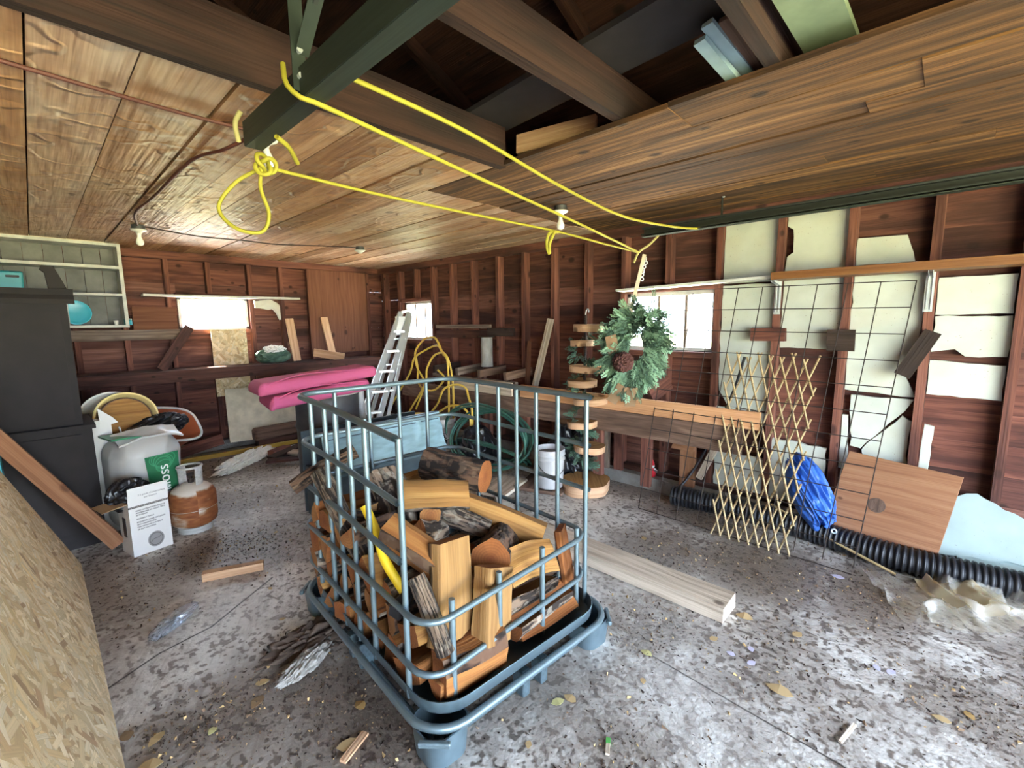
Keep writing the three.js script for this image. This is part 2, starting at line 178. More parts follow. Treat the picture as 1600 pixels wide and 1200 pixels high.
// ---------- the setting ----------
const CE = 2.48, XW = 4.1, ZW = -6.9, XL = -2.4, ZF = 2.9;
{ const f = struct('floor'), g = new THREE.PlaneGeometry(FX1 - FX0, FZ1 - FZ0, 1, 1); const b = box(XW - XL + 0.2, 0.12, ZF - ZW + 0.3), uv = b.attributes.uv, p = b.attributes.position; g.dispose();
  for (let i = 0; i < p.count; i++) uv.setXY(i, p.getX(i) + (XL + XW) / 2 - FX0, p.getZ(i) + (ZW + ZF) / 2 - FZ0);
  part('concrete_slab', b, M.slab, f, [(XL + XW) / 2, -0.06, (ZW + ZF) / 2]); }
{ const g = struct('ground_outside'); const lawn = part('lawn', new THREE.CircleGeometry(60, 48).rotateX(-Math.PI / 2), M.grass, g, [0, -0.14, 0]); lawn.geometry.attributes.uv.array.forEach((v, i, a) => a[i] = v * 120); part('back_path', box(9, 0.06, 5), M.gravel, g, [0.5, -0.14, -9.6]); part('side_path', box(5, 0.06, 9), M.gravel, g, [6.75, -0.14, -3]); }
{ const c = struct('ceiling'); const run = (xs, za, zb, m, cut) => { for (let i = 0; i + 1 < xs.length; i++) { let z = za; const ends = []; if (cut) ends.push(za + (zb - za) * (0.2 + 0.6 * rnd())); ends.push(zb); for (const e of ends) { const dy = rr(-0.005, 0.005); bx('ceiling_board', c, m, xs[i] + 0.0035, xs[i + 1] - 0.0035, CE + dy, CE + dy + 0.022, z + 0.001, e - 0.001, 0.0015); z = e; } } };
  run([XL, -2.1, -1.8, -1.5, -1.2, -0.9, -0.6, -0.27, 0.08, 0.34, 0.62, 0.87, 1.12, 1.37, 1.6, 1.78, 1.93], ZW + 0.01, -1.94, M.ceil, false);
  const ws = [1.93, 2.2, 2.46, 2.6, 2.73, 2.95, 3.08, 3.24, 3.4, 3.58, 3.8, XW]; run(ws, ZW + 0.01, -2.6, M.ceil, false); run(ws, -2.6, ZF, M.ceilDark, true);
  bx('header_joist', c, M.joist, XL, 1.95, CE - 0.012, CE + 0.2, -1.94, -1.89, 0.002);
  for (const z of [-1.14, -0.51, 0.3]) bx('attic_joist', c, M.joist, XL, 4.1, CE + 0.026, CE + 0.2, z - 0.05, z, 0.002);
  for (const z of [-2.6, -3.4, -4.2, -5, -5.8]) bx('attic_joist', c, M.beam, XL, 4.1, CE + 0.03, CE + 0.2, z - 0.05, z); }
// outer walls: planks with real cracks, studs, sill, openings
const openings = { right: [[-2.29, -1.44, 1.32, 1.86], [-6.14, -5.44, 1.35, 1.92]], back: [[1.27, 2.04, 1.55, 1.95]] };
function planks(side, a0, a1, rows, holes, put) { for (const [y0, y1] of rows) { let xs = [a0, a1]; const hs = holes.filter((h) => y1 > h[2] && y0 < h[3]); for (const h of hs) xs.push(h[0], h[1]); xs.sort((p, q) => p - q); for (let i = 0; i + 1 < xs.length; i++) { const mid = (xs[i] + xs[i + 1]) / 2, h = hs.find((q) => mid > q[0] && mid < q[1]); if (!h) put(xs[i], xs[i + 1], y0, y1); else { if (y0 < h[2] - 0.004) put(xs[i], xs[i + 1], y0, h[2]); if (y1 > h[3] + 0.004) put(xs[i], xs[i + 1], h[3], y1); } } } }
const rows = (y0, y1, step, gaps) => { const o = []; let y = y0, k = 0; while (y < y1 - 0.02) { const e = Math.min(y1, y + step); o.push([y + (gaps[k] ?? 0), e]); y = e; k++; } return o; };
{ const w = struct('wall_right'); planks('right', ZW - 0.02, ZF, rows(0.02, 2.7, 0.195, { 10: 0.0011 }), openings.right, (a, b, y0, y1) => bx('wall_plank', w, M.sheath, XW, XW + 0.022, y0, y1, a, b, 0.0008));
  bx('sill_plate', w, M.beam, 3.99, XW, 0.12, 0.165, ZW, ZF); bx('top_plate', w, M.stud, 3.985, XW, 2.395, CE, ZW, ZF);
  for (const z of [-6.67, -6.23, -5.81, -5.38, -4.95, -4.51, -4.05, -3.62, -3.18, -2.74, -2.31, -1.86, -1.42, -0.97, -0.53, -0.09, 0.31, 0.75]) { const cut = openings.right.find((h) => z > h[0] && z < h[1]); const S1 = (y0, y1) => bx('stud', w, M.stud, 4.0, XW - 0.001, y0, y1, z - 0.024, z + 0.024, 0.003); if (cut) { S1(0.165, cut[2] - 0.05); S1(cut[3] + 0.05, 2.395); } else S1(0.165, 2.395); } }
{ const w = struct('wall_back'); planks('back', XL, XW, rows(0.02, 2.7, 0.19, { 5: 0.0008, 11: 0.0013 }), openings.back, (a, b, y0, y1) => bx('wall_plank', w, M.sheath, a, b, y0, y1, ZW - 0.022, ZW, 0.0008));
  bx('sill_plate', w, M.beam, XL, 4.0, 0.12, 0.165, ZW, ZW + 0.1); bx('top_plate', w, M.stud, XL, 4.0, 2.39, CE, ZW, ZW + 0.11);
  for (const x of [-2, -1.56, -1.1, -0.6, -0.1, 0.33, 0.75, 1.18, 1.61, 2.08, 2.48, 2.88, 3.32, 3.8]) { const cut = openings.back.find((h) => x > h[0] && x < h[1]); const S1 = (y0, y1) => bx('stud', w, M.stud, x - 0.024, x + 0.024, y0, y1, ZW + 0.001, ZW + 0.1, 0.003); if (cut) { S1(0.165, cut[2] - 0.05); S1(cut[3] + 0.05, 2.39); } else S1(0.165, 2.39); } }
{ const w = struct('wall_left'); bx('wall_board', w, M.sheath[1], XL - 0.03, XL, 0, 2.7, ZW, ZF); const f = struct('wall_front'); for (const [a, b, y0, y1] of [[XL, -2.15, 0, 2.7], [0.2, 0.6, 0, 2.7], [3.05, XW, 0, 2.7], [-2.15, 0.2, 2.1, 2.7], [0.6, 3.05, 2.1, 2.7]]) bx('wall_board', f, M.sheath[1], a, b, y0, y1, ZF, ZF + 0.03);
  const t = struct('trim_1'); bx('curb', t, M.curb, 3.9, XW + 0.05, 0, 0.12, ZW, ZF, 0.002); bx('curb', t, M.curb, XL, 3.9, 0, 0.12, ZW - 0.04, ZW + 0.2, 0.002); }
{ const r = struct('roof'); const N = 18, A = [XL - 0.3, 2.55], B = [0.85, 4.3], C = [XW + 0.3, 2.55]; for (const [p, q] of [[A, B], [C, B]]) for (let i = 0; i < N; i++) { const t0 = i / N, t1 = (i + 1) / N, zc = (ZW + ZF) / 2, m = (t) => [p[0] + (q[0] - p[0]) * t, p[1] + (q[1] - p[1]) * t, 0]; const a = m(t0), b = m(t1); const o = beam([a[0], a[1], zc], [b[0], b[1], zc], ZF - ZW + 0.5, 0.03, M.roof, [0, 1, 0], 0); o.name = 'roof_board'; add(o, r); }
  for (const z of [ZW - 0.02, ZF + 0.03]) part('gable', plate([[XL - 0.3, 2.5], [XW + 0.3, 2.5], [0.85, 4.33]], 0.03), M.roof, r, [0, 0, z - 0.015]);
  for (const z of [-5.4, -4.2, -3, -1.8, -0.6, 0.6]) for (const [p, q] of [[A, B], [C, B]]) pbeam('rafter', r, [p[0], p[1] - 0.07, z], [q[0], q[1] - 0.07, z], 0.05, 0.1, M.roof); }
// windows
function windowR(name, [z0, z1, y0, y1], mull, m) { const w = struct(name); for (const [a, b, c, d] of [[z0, z1, y0, y0 + 0.035], [z0, z1, y1 - 0.035, y1], [z0, z0 + 0.035, y0, y1], [z1 - 0.035, z1, y0, y1]]) bx('window_frame', w, m, XW - 0.04, XW + 0.03, c, d, a, b); const e = [z0 + 0.035, ...mull, z1 - 0.035]; for (const k of mull) bx('mullion', w, M.grey, XW - 0.01, XW + 0.02, y0 + 0.035, y1 - 0.035, k - 0.012, k + 0.012); for (let i = 0; i + 1 < e.length; i++) part('pane', new THREE.PlaneGeometry(e[i + 1] - e[i], y1 - y0 - 0.07).rotateY(-Math.PI / 2), M.glass, w, [XW + 0.005, (y0 + y1) / 2, (e[i] + e[i + 1]) / 2]); bx('window_sill', w, M.stud, 4.0, XW + 0.03, y0 - 0.05, y0, z0 - 0.02, z1 + 0.02); bx('window_head', w, M.stud, 4.0, XW + 0.03, y1, y1 + 0.05, z0 - 0.02, z1 + 0.02); }
windowR('window_1', openings.right[0], [-1.98, -1.72], M.white); windowR('window_2', openings.right[1], [-5.92, -5.68], M.white);
{ const [x0, x1, y0, y1] = openings.back[0], w = struct('window_3'); for (const [a, b, c, d] of [[x0, x1, y0, y0 + 0.03], [x0, x1, y1 - 0.03, y1], [x0, x0 + 0.03, y0, y1], [x1 - 0.03, x1, y0, y1]]) bx('window_frame', w, M.white, a, b, c, d, ZW - 0.03, ZW + 0.04); part('pane', new THREE.PlaneGeometry(x1 - x0 - 0.06, y1 - y0 - 0.06), M.glass, w, [(x0 + x1) / 2, (y0 + y1) / 2, ZW - 0.005]); bx('window_sill', w, M.stud, x0 - 0.02, x1 + 0.02, y0 - 0.05, y0, ZW - 0.02, ZW + 0.1); bx('window_head', w, M.stud, x0 - 0.02, x1 + 0.02, y1, y1 + 0.05, ZW - 0.02, ZW + 0.1); }

// ---------- wire cage on its steel pallet ----------
const CX0 = 0.87, CX1 = 1.89, CZ0 = -2.46, CZ1 = -1.145;
{ const t = thing('wire_cage', 'galvanised steel pallet cage with its front cut low, heaped with firewood', 'cage', [1.4, 0, -1.825], -0.07);
  const ox = (CX0 + CX1) / 2, oz = (CZ0 + CZ1) / 2, L = (p) => p.map(([x, y, z]) => [x - ox, y, z - oz]);
  const corner = (cx, cz, a0, r, y, n = 6) => Array.from({ length: n + 1 }, (_, i) => { const a = a0 + i / n * Math.PI / 2; return [cx + r * Math.cos(a), y, cz + r * Math.sin(a)]; });
  const loop = (y, r, e = 0) => { const a = CX0 - e, b = CX1 + e, c = CZ0 - e, d = CZ1 + e; return [...corner(b - r, d - r, 0, r, y), ...corner(a + r, d - r, Math.PI / 2, r, y), ...corner(a + r, c + r, Math.PI, r, y), ...corner(b - r, c + r, 1.5 * Math.PI, r, y)]; };
  const poly = (pts, closed) => { const c = new THREE.CurvePath(), v = pts.map((p) => V(...p)); for (let i = 0; i + 1 < v.length; i++) c.add(new THREE.LineCurve3(v[i], v[i + 1])); if (closed) c.add(new THREE.LineCurve3(v[v.length - 1], v[0])); return c; };
  const bar = (pts, r, closed) => { const v = pts.map((p) => V(...p)); const cv = new THREE.CatmullRomCurve3(v, closed, 'catmullrom', 0.05); return new THREE.TubeGeometry(cv, pts.length * 5, r, 8, closed); };
  const openRail = (y, r, za, zb) => [[CX0, y - 0.035, za], [CX0, y - 0.025, za - 0.2], [CX0, y - 0.005, za - 0.6], ...corner(CX0 + r, CZ0 + r, Math.PI, r, y), ...corner(CX1 - r, CZ0 + r, 1.5 * Math.PI, r, y), [CX1, y, zb - 0.1], [CX1, y, zb]];
  for (const y of [1.225, 0.98, 0.75]) part('rail', bar(L(openRail(y, 0.12, -1.345, -1.26)), y > 1.1 ? 0.015 : 0.0125), M.steel, t);
  const skew = (x) => 0.035 + 0.075 * (x - CX0) / (CX1 - CX0);
  for (const y of [0.52, 0.31]) part('rail', bar(L(loop(y, 0.11).map(([x, q, z]) => [x, q, z > -1.6 ? z - skew(x) : z])), 0.0125, true), M.steel, t);
  const up = (x, z, y1, label) => { const dx = x < CX0 + 0.02 ? 0.018 : x > CX1 - 0.02 ? -0.018 : 0, dz = z < CZ0 + 0.02 ? 0.018 : z > CZ1 - 0.02 ? -0.018 - skew(x) : 0; const g = rod([x - ox + dx, 0.14, z - oz + dz], [x - ox + dx, y1, z - oz + dz], 0.0125, 8); part('upright', g, M.steel, t); };
  for (const z of [-2.27, -2.08, -1.95, -1.8, -1.64]) up(CX0, z, 1.215); up(CX0, -1.355, 1.185);
  for (const z of [-2.15, -1.94, -1.78, -1.62, -1.46, -1.27]) up(CX1, z, 1.215);
  for (const x of [1.08, 1.28, 1.48, 1.68]) up(x, CZ0, 1.215);
  for (const x of [1.0, 1.25, 1.53, 1.80]) up(x, CZ1, 0.575);
  part('base_rim', bar(L(loop(0.135, 0.16, 0.03)), 0.016, true), M.steel, t);
  const rounded = (e, r) => { const s = new THREE.Shape(), p = loop(0, r, e).map(([x, , z]) => new THREE.Vector2(x - ox, -(z - oz))); s.setFromPoints(p); return s; };
  { const ring = []; const prof = [[-0.30, 0.125], [-0.03, 0.13], [0.0, 0.145], [0.008, 0.195], [0.004, 0.2], [-0.008, 0.145]]; const idx = [], pos = [], uv = []; const base = loop(0, 0.15).length; prof.forEach(([e, y], k) => loop(y, Math.max(0.02, 0.15 + e), e - 0.012).forEach(([x, , z], i) => { pos.push(x - ox, y, z - oz); uv.push(i * 0.1, k * 0.1); })); for (let k = 0; k + 1 < prof.length; k++) for (let i = 0; i < base; i++) { const a = k * base + i, b = k * base + (i + 1) % base; idx.push(a, b, a + base, b, b + base, a + base); } const g = new THREE.BufferGeometry(); g.setAttribute('position', new THREE.Float32BufferAttribute(pos, 3)); g.setAttribute('uv', new THREE.Float32BufferAttribute(uv, 2)); g.setIndex(idx); g.computeVertexNormals(); const m = M.steelPan.clone(); m.side = THREE.DoubleSide; m.name = 'steel_tray'; part('tray', g, m, t); }
  part('tray_floor', new THREE.ExtrudeGeometry(rounded(-0.29, 0.03), { depth: 0.01, bevelEnabled: false }).rotateX(-Math.PI / 2), M.steelPan, t, [0, 0.12, 0]);
  const cs = new THREE.Shape(); const cr = (s, w, r) => { s.moveTo(-w + r, -w); s.lineTo(w - r, -w); s.absarc(w - r, -w + r, r, -Math.PI / 2, 0); s.lineTo(w, w - r); s.absarc(w - r, w - r, r, 0, Math.PI / 2); s.lineTo(-w + r, w); s.absarc(-w + r, w - r, r, Math.PI / 2, Math.PI); s.lineTo(-w, -w + r); s.absarc(-w + r, -w + r, r, Math.PI, 1.5 * Math.PI); return s; };
  cr(cs, 0.095, 0.065); cs.holes.push(cr(new THREE.Path(), 0.089, 0.06));
  const cg = new THREE.ExtrudeGeometry(cs, { depth: 0.125, bevelEnabled: false, curveSegments: 8 }).rotateX(-Math.PI / 2); warp(cg, (v) => { const k = 1 - 0.12 * (1 - v.y / 0.125); v.x *= k; v.z *= k; });
  for (const [x, z, a] of [[CX0 + 0.06, CZ1 - 0.06, 0.785], [CX1 - 0.075, CZ1 - 0.06, 2.36], [CX0 + 0.06, CZ0 + 0.075, -0.785], [CX1 - 0.075, CZ0 + 0.075, -2.36]]) { const f = part('corner_foot', cg, M.steelPan, t, [x - ox, 0, z - oz]); const sx = Math.sign(x - ox), sz = Math.sign(z - oz), h = new THREE.CylinderGeometry(0.022, 0.022, 0.012, 18).rotateX(Math.PI / 2).rotateY(Math.atan2(sx, sz)); part('bolt_hole', h, M.railDark, f, [sx * 0.062, 0.05, sz * 0.062]); part('clip', new RoundedBoxGeometry(0.12, 0.022, 0.02, 2, 0.006).rotateY(Math.atan2(sx, sz)), M.steel, f, [sx * 0.074, 0.118, sz * 0.074]); }
  for (const [x, z] of [[1.33, CZ1 - 0.035], [1.44, CZ1 - 0.035], [CX0 + 0.035, -1.9], [CX0 + 0.035, -1.8], [CX1 - 0.035, -1.9], [CX1 - 0.035, -1.8]]) { const side = Math.abs(z - (CZ1 - 0.035)) < 0.01; part('middle_foot', warp(new RoundedBoxGeometry(side ? 0.045 : 0.07, 0.125, side ? 0.07 : 0.045, 2, 0.01), (v) => { v.x *= 1 + v.y; v.z *= 1 + v.y; }), M.steelPan, t, [x - ox, 0.063, z - oz]); }
  for (const [a, b] of [[[CX0 + 0.12, CZ1 - 0.06], [CX1 - 0.12, CZ1 - 0.06]], [[CX0 + 0.05, CZ0 + 0.12], [CX0 + 0.05, CZ1 - 0.12]], [[CX1 - 0.05, CZ0 + 0.12], [CX1 - 0.05, CZ1 - 0.12]]]) part('skid', rod([a[0] - ox, 0.014, a[1] - oz], [b[0] - ox, 0.014, b[1] - oz], 0.012), M.steelPan, t); }

// ---------- firewood ----------
function logGroup(kind, len, r, seed, tone) {   // axis along x; parts: bark, split_face, two cut ends
  const q = rng(seed * 131 + 5), g = new THREE.Group(); let prof = [];
  const arc = (a0, a1, n, rad = r) => Array.from({ length: n + 1 }, (_, i) => { const a = a0 + (a1 - a0) * i / n, k = rad * (0.93 + 0.14 * q()); return [k * Math.cos(a), k * Math.sin(a), 1]; });
  if (kind === 'round') prof = arc(0, 2 * Math.PI * 0.94, 15); else if (kind === 'half') prof = [...arc(0, Math.PI, 9), [-r * 0.4, -r * 0.04, 0], [r * 0.4, 0.03 * r, 0]]; else if (kind === 'wedge') prof = [...arc(0.1, 1.75, 6), [0.05 * r, -0.12 * r, 0]]; else if (kind === 'bat') prof = [[-r, -r * 0.55, 0], [r, -r * 0.6, 0], [r * 0.95, r * 0.45, 1], [r * 0.2, r * 0.68, 1], [-r * 0.8, r * 0.55, 0]]; else prof = [[-r, -r * 0.28, 0], [r, -r * 0.3, 1], [r * 0.96, r * 0.26, 0], [-r * 0.95, r * 0.3, 0]];
  let cx = 0, cy = 0; prof.forEach((p) => { cx += p[0]; cy += p[1]; }); cx /= prof.length; cy /= prof.length; if (kind !== 'round') prof.forEach((p) => { p[0] -= cx; p[1] -= cy; }); else { cx = cy = 0; }
  const P = []; prof.forEach((p, i) => { const n = prof[(i + 1) % prof.length], seg = p[2] && n[2] ? 1 : 3; for (let k = 0; k < seg; k++) P.push([p[0] + (n[0] - p[0]) * k / seg, p[1] + (n[1] - p[1]) * k / seg, p[2] && n[2] ? 1 : 0]); });
  const NL = 9, bend = (q() - 0.5) * 0.04, twist = (q() - 0.5) * 0.25, sk0 = (q() - 0.5) * 0.3, sk1 = (q() - 0.5) * 0.3;
  const at = (i, k) => { const p = P[i % P.length], t = k / NL, a = twist * (t - 0.5), c = Math.cos(a), s = Math.sin(a), w = 1 + 0.05 * n3(i * 0.6, t * 4, seed, 13) * (kind === 'round' ? 0.7 : 1) + (t - 0.5) * 0.08 * Math.sin(seed); const y = (p[0] * c - p[1] * s) * w + bend * Math.sin(t * 3.14), z = (p[0] * s + p[1] * c) * w + 0.006 * n3(i * 0.9, t * 6, seed, 19); const sk = k === 0 ? sk0 : k === NL ? sk1 : 0; return [(t - 0.5) * len + sk * y * 0.5, y, z]; };
  const mk = () => ({ p: [], u: [] }), bark = mk(), face = mk(), o0 = q() * 5, o1 = q() * 5;
  for (let i = 0; i < P.length; i++) { const d = P[i][2] ? bark : face; for (let k = 0; k < NL; k++) { const a = at(i, k), b = at(i + 1, k), c = at(i + 1, k + 1), e = at(i, k + 1), u0 = i * 0.035 + o1, u1 = (i + 1) * 0.035 + o1, v0 = k / NL * len + o0, v1 = (k + 1) / NL * len + o0; d.p.push(...a, ...c, ...b, ...a, ...e, ...c); d.u.push(v0, u0, v1, u1, v0, u1, v0, u0, v1, u0, v1, u1); } }
  const geo = (d, smooth) => { let h = new THREE.BufferGeometry(); h.setAttribute('position', new THREE.Float32BufferAttribute(d.p, 3)); h.setAttribute('uv', new THREE.Float32BufferAttribute(d.u, 2)); if (smooth) h = mergeVertices(h, 1e-5); h.computeVertexNormals(); return h; };
  if (bark.p.length) { const o = new THREE.Mesh(geo(bark, true), M.bark[seed % 3]); o.name = 'bark'; g.add(o); }
  if (face.p.length) { const o = new THREE.Mesh(geo(face, true), M.split[tone ?? seed % 4]); o.name = 'split_face'; g.add(o); }
  for (const k of [0, NL]) { const d = mk(), c = [(k / NL - 0.5) * len, bend * Math.sin(k / NL * 3.14), 0]; for (let i = 0; i < P.length; i++) { const a = at(i, k), b = at(i + 1, k); d.p.push(...c, ...(k ? a : b), ...(k ? b : a)); for (const w of [c, k ? a : b, k ? b : a]) d.u.push(w[1] + cx + 0.15, w[2] + cy + 0.15); } const o = new THREE.Mesh(geo(d, false), M.end[tone === undefined ? seed % 2 : tone % 3 ? 1 : 0]); o.name = 'cut_end'; g.add(o); }
  return g;
}
let logSeed = 0;
function logAt(kind, a, b, r, roll, label, group, tone) { const g = logGroup(kind, Math.hypot(b[0] - a[0], b[1] - a[1], b[2] - a[2]), r, ++logSeed, tone); aim(g, a, b); g.rotateX(roll); g.name = numbered('firewood_log'); tag(g, label, 'log', group); return add(g); }
// the pieces that stand out on top of the heap
logAt('round', [1.72, 0.715, -1.86], [1.58, 0.755, -2.22], 0.098, 0.3, 'thick round barked log topmost at the back right of the cage', undefined, 1);
logAt('wedge', [1.475, 0.685, -1.73], [1.19, 0.70, -1.93], 0.135, 2.22, 'clean triangular split log just below the thick round log', undefined, 3);
logAt('half', [1.21, 0.80, -2.14], [1.15, 0.60, -1.84], 0.105, -1.25, 'grey barked slab log tilted at the back of the heap');
logAt('bat', [1.75, 0.455, -1.46], [1.52, 0.605, -1.86], 0.09, 0.15, 'long tan split log sloping down to the right side of the heap', undefined, 3);
logAt('round', [1.36, 0.635, -1.79], [1.51, 0.545, -1.62], 0.056, 0.4, 'knotty dark branch log with mossy bark in the middle of the heap');
logAt('round', [1.255, 0.66, -1.76], [1.44, 0.62, -2.06], 0.052, 0.4, 'small round log seen end on at the middle of the heap');
logAt('round', [1.335, 0.525, -1.42], [1.60, 0.455, -1.62], 0.094, 1.2, 'fat round log with pale bark and an orange sawn end', undefined, 1);
logAt('slab', [1.11, 0.705, -1.43], [1.035, 0.33, -1.35], 0.108, 0.55, 'broad yellow split slab standing upright at the front of the heap', undefined, 0);
logAt('bat', [1.27, 0.55, -1.35], [1.185, 0.27, -1.29], 0.085, 0.45, 'second upright split log leaning right of the broad yellow slab', undefined, 0);
logAt('half', [1.37, 0.475, -1.37], [1.73, 0.39, -1.39], 0.082, 2.6, 'pale yellow half log lying along the low front rail, split side up', undefined, 3);
logAt('half', [1.31, 0.325, -1.34], [1.68, 0.28, -1.36], 0.072, 1.2, 'dark barked log lying under the pale yellow half log');
logAt('half', [1.36, 0.205, -1.31], [1.74, 0.21, -1.31], 0.07, 1.3, 'lowest barked log in the right front of the tray', undefined, 1);
logAt('bat', [0.945, 0.255, -1.30], [1.235, 0.255, -1.26], 0.088, 0.0, 'squared orange split log in the front corner of the tray', undefined, 1);
logAt('round', [0.93, 0.62, -1.42], [0.955, 0.36, -1.27], 0.035, 0.4, 'thin barked branch propped at the front corner of the cage');
logAt('slab', [1.80, 0.53, -1.38], [1.81, 0.24, -1.33], 0.06, 1.4, 'dark barked slab standing at the right end of the low front', undefined, 2);
logAt('bat', [0.95, 0.72, -1.66], [1.05, 0.60, -1.42], 0.08, 0.5, 'orange split log with a round knot behind the cut post', undefined, 1);
logAt('slab', [1.06, 0.68, -1.62], [1.10, 0.46, -1.55], 0.05, 0.9, 'narrow reddish split standing behind the yellow slab', undefined, 2);
logAt('wedge', [1.13, 0.65, -1.66], [1.33, 0.57, -1.74], 0.085, 0.4, 'short wedge log lying beside the narrow reddish split', undefined, 2);
logAt('round', [0.84, 0.77, -2.36], [1.14, 0.92, -2.26], 0.038, 0, 'round brown pole end poking out of the left side of the cage', undefined, 1);
logAt('round', [0.93, 0.86, -2.24], [0.97, 0.46, -1.82], 0.045, 0, 'dark barked pole sloping down inside the left side of the cage');
logAt('half', [1.60, 0.34, -1.45], [1.28, 0.40, -1.52], 0.075, 0, 'brown split log half hidden below the fat round log', undefined, 2);
logAt('round', [0.955, 0.66, -2.0], [1.24, 0.62, -1.94], 0.055, 0, 'round log end showing between the left uprights', undefined, 1);
// layers under them
{ const kinds = ['wedge', 'half', 'bat', 'wedge', 'bat', 'half'], layer = ['bottom layer', 'second layer', 'third layer', 'top layer'], pos = ['at the back', 'second from the back', 'third from the back', 'in the middle', 'third from the front', 'second from the front', 'nearest the front', 'at the front corner'];
  let n = 0; for (let zi = 0; zi < 8; zi++) { const z = -2.34 + zi * 0.145, H1 = zi < 4 ? 4 : zi < 6 ? 3 : zi < 7 ? 2 : 1; for (let k = 0; k < H1; k++) for (const xc of [1.105, 1.58]) { if (xc > 1.3 && (k === 3 && zi > 1 || k < H1 - 1 && zi < 6)) continue; const yaw = rr(-0.1, 0.1), y = 0.20 + k * 0.138, l = rr(0.35, 0.40), c = Math.cos(yaw) * l / 2, q = Math.sin(yaw) * l / 2, xs = xc + rr(-0.01, 0.015); logAt(kinds[n++ % 6], [xs - c, y + rr(-0.01, 0.01), z - q], [xs + c, y + rr(-0.01, 0.01), z + q], rr(0.072, 0.082), rr(0, 6.28), (xc < 1.3 ? 'split log with its orange end against the left bars, ' : 'split log low in the right half of the heap, ') + layer[k] + ', ' + pos[zi], xc < 1.3 ? 'lower firewood behind the left bars' : 'lower firewood in the right half'); } } }
{ const m = thing('splitting_maul', 'splitting maul with a yellow handle lying among the logs by the left bars', 'maul', [0.935, 0.6, -1.66]); part('handle', tube([[0, 0.2, -0.14], [0.01, 0.1, -0.07], [0.0, 0, 0.01], [0.03, -0.12, 0.1]], 0.021, 24, 8), M.yellow, m); const hd = part('maul_head', warp(new RoundedBoxGeometry(0.17, 0.07, 0.06, 3, 0.012), (v) => { if (v.x > 0) v.z *= 1 - v.x * 8; }), M.black, m, [0.03, -0.14, 0.115]); hd.rotation.set(0.4, 0.4, 0.1); }

// ---------- ceiling fittings ----------
function fitting(x, z, bulb, label, tilt = 0) {
  const t = thing('lamp_holder', label, 'light fixture', [x, CE - 0.004, z]);
  part('junction_box', new THREE.CylinderGeometry(0.05, 0.05, 0.036, 8), M.boxMetal, t, [0, -0.018, 0]);
  const p = part('porcelain_base', lathe([[0, -0.072], [0.02, -0.072], [0.026, -0.06], [0.055, -0.046], [0.06, -0.036], [0, -0.036]], 24), M.porcelain, t);
  if (bulb) { const b = part('bulb', lathe([[0, -0.115], [0.012, -0.114], [0.024, -0.105], [0.0295, -0.09], [0.028, -0.075], [0.02, -0.055], [0.0145, -0.035], [0.014, -0.012], [0, -0.012]].map(([r, y]) => [r, y]).reverse(), 24), M.bulb, t, [0, -0.06, 0]); b.rotation.z = tilt; part('screw_collar', new THREE.CylinderGeometry(0.015, 0.017, 0.02, 14), M.porcelain, t, [0, -0.075, 0]); }
}
fitting(0.74, -5.2, true, 'bare bulb in a porcelain holder on the ceiling near the white shelf unit');
fitting(2.71, -4.98, false, 'empty porcelain lamp holder on the ceiling by the far corner, no bulb');
fitting(2.89, -2.22, true, 'bare bulb in a porcelain holder on the ceiling above the slice stand');
fitting(0.82, -2.32, true, 'bare bulb behind the end of the green door track, rope knotted round it', 0.2);
const cy = CE - 0.012;
solo('ceiling_cable', 'brown cable stapled across the ceiling from upper left to the bulb by the track', 'cable', new THREE.Mesh(tube([[-0.3, cy, -2.3], [0.1, cy, -2.33], [0.5, cy, -2.36], [0.76, cy, -2.35]], 0.008, 40, 6), M.cableRed));
solo('ceiling_cable', 'brown cable curving over the ceiling to the bulb near the shelf unit', 'cable', new THREE.Mesh(tube([[0.80, cy, -2.42], [0.73, cy - 0.03, -2.6], [0.68, cy, -3.0], [0.66, cy - 0.01, -3.9], [0.65, cy, -4.6], [0.73, cy, -5.16]], 0.009, 60, 6), M.cableRed));
solo('ceiling_cable', 'thin black cable sagging under the ceiling between the two far lamp holders', 'cable', new THREE.Mesh(tube([[0.78, cy, -5.2], [1.2, cy - 0.015, -5.3], [1.6, cy - 0.01, -5.3], [1.9, cy - 0.02, -5.25], [2.3, cy - 0.01, -5.1], [2.67, cy, -4.99]], 0.006, 60, 6), M.cable));
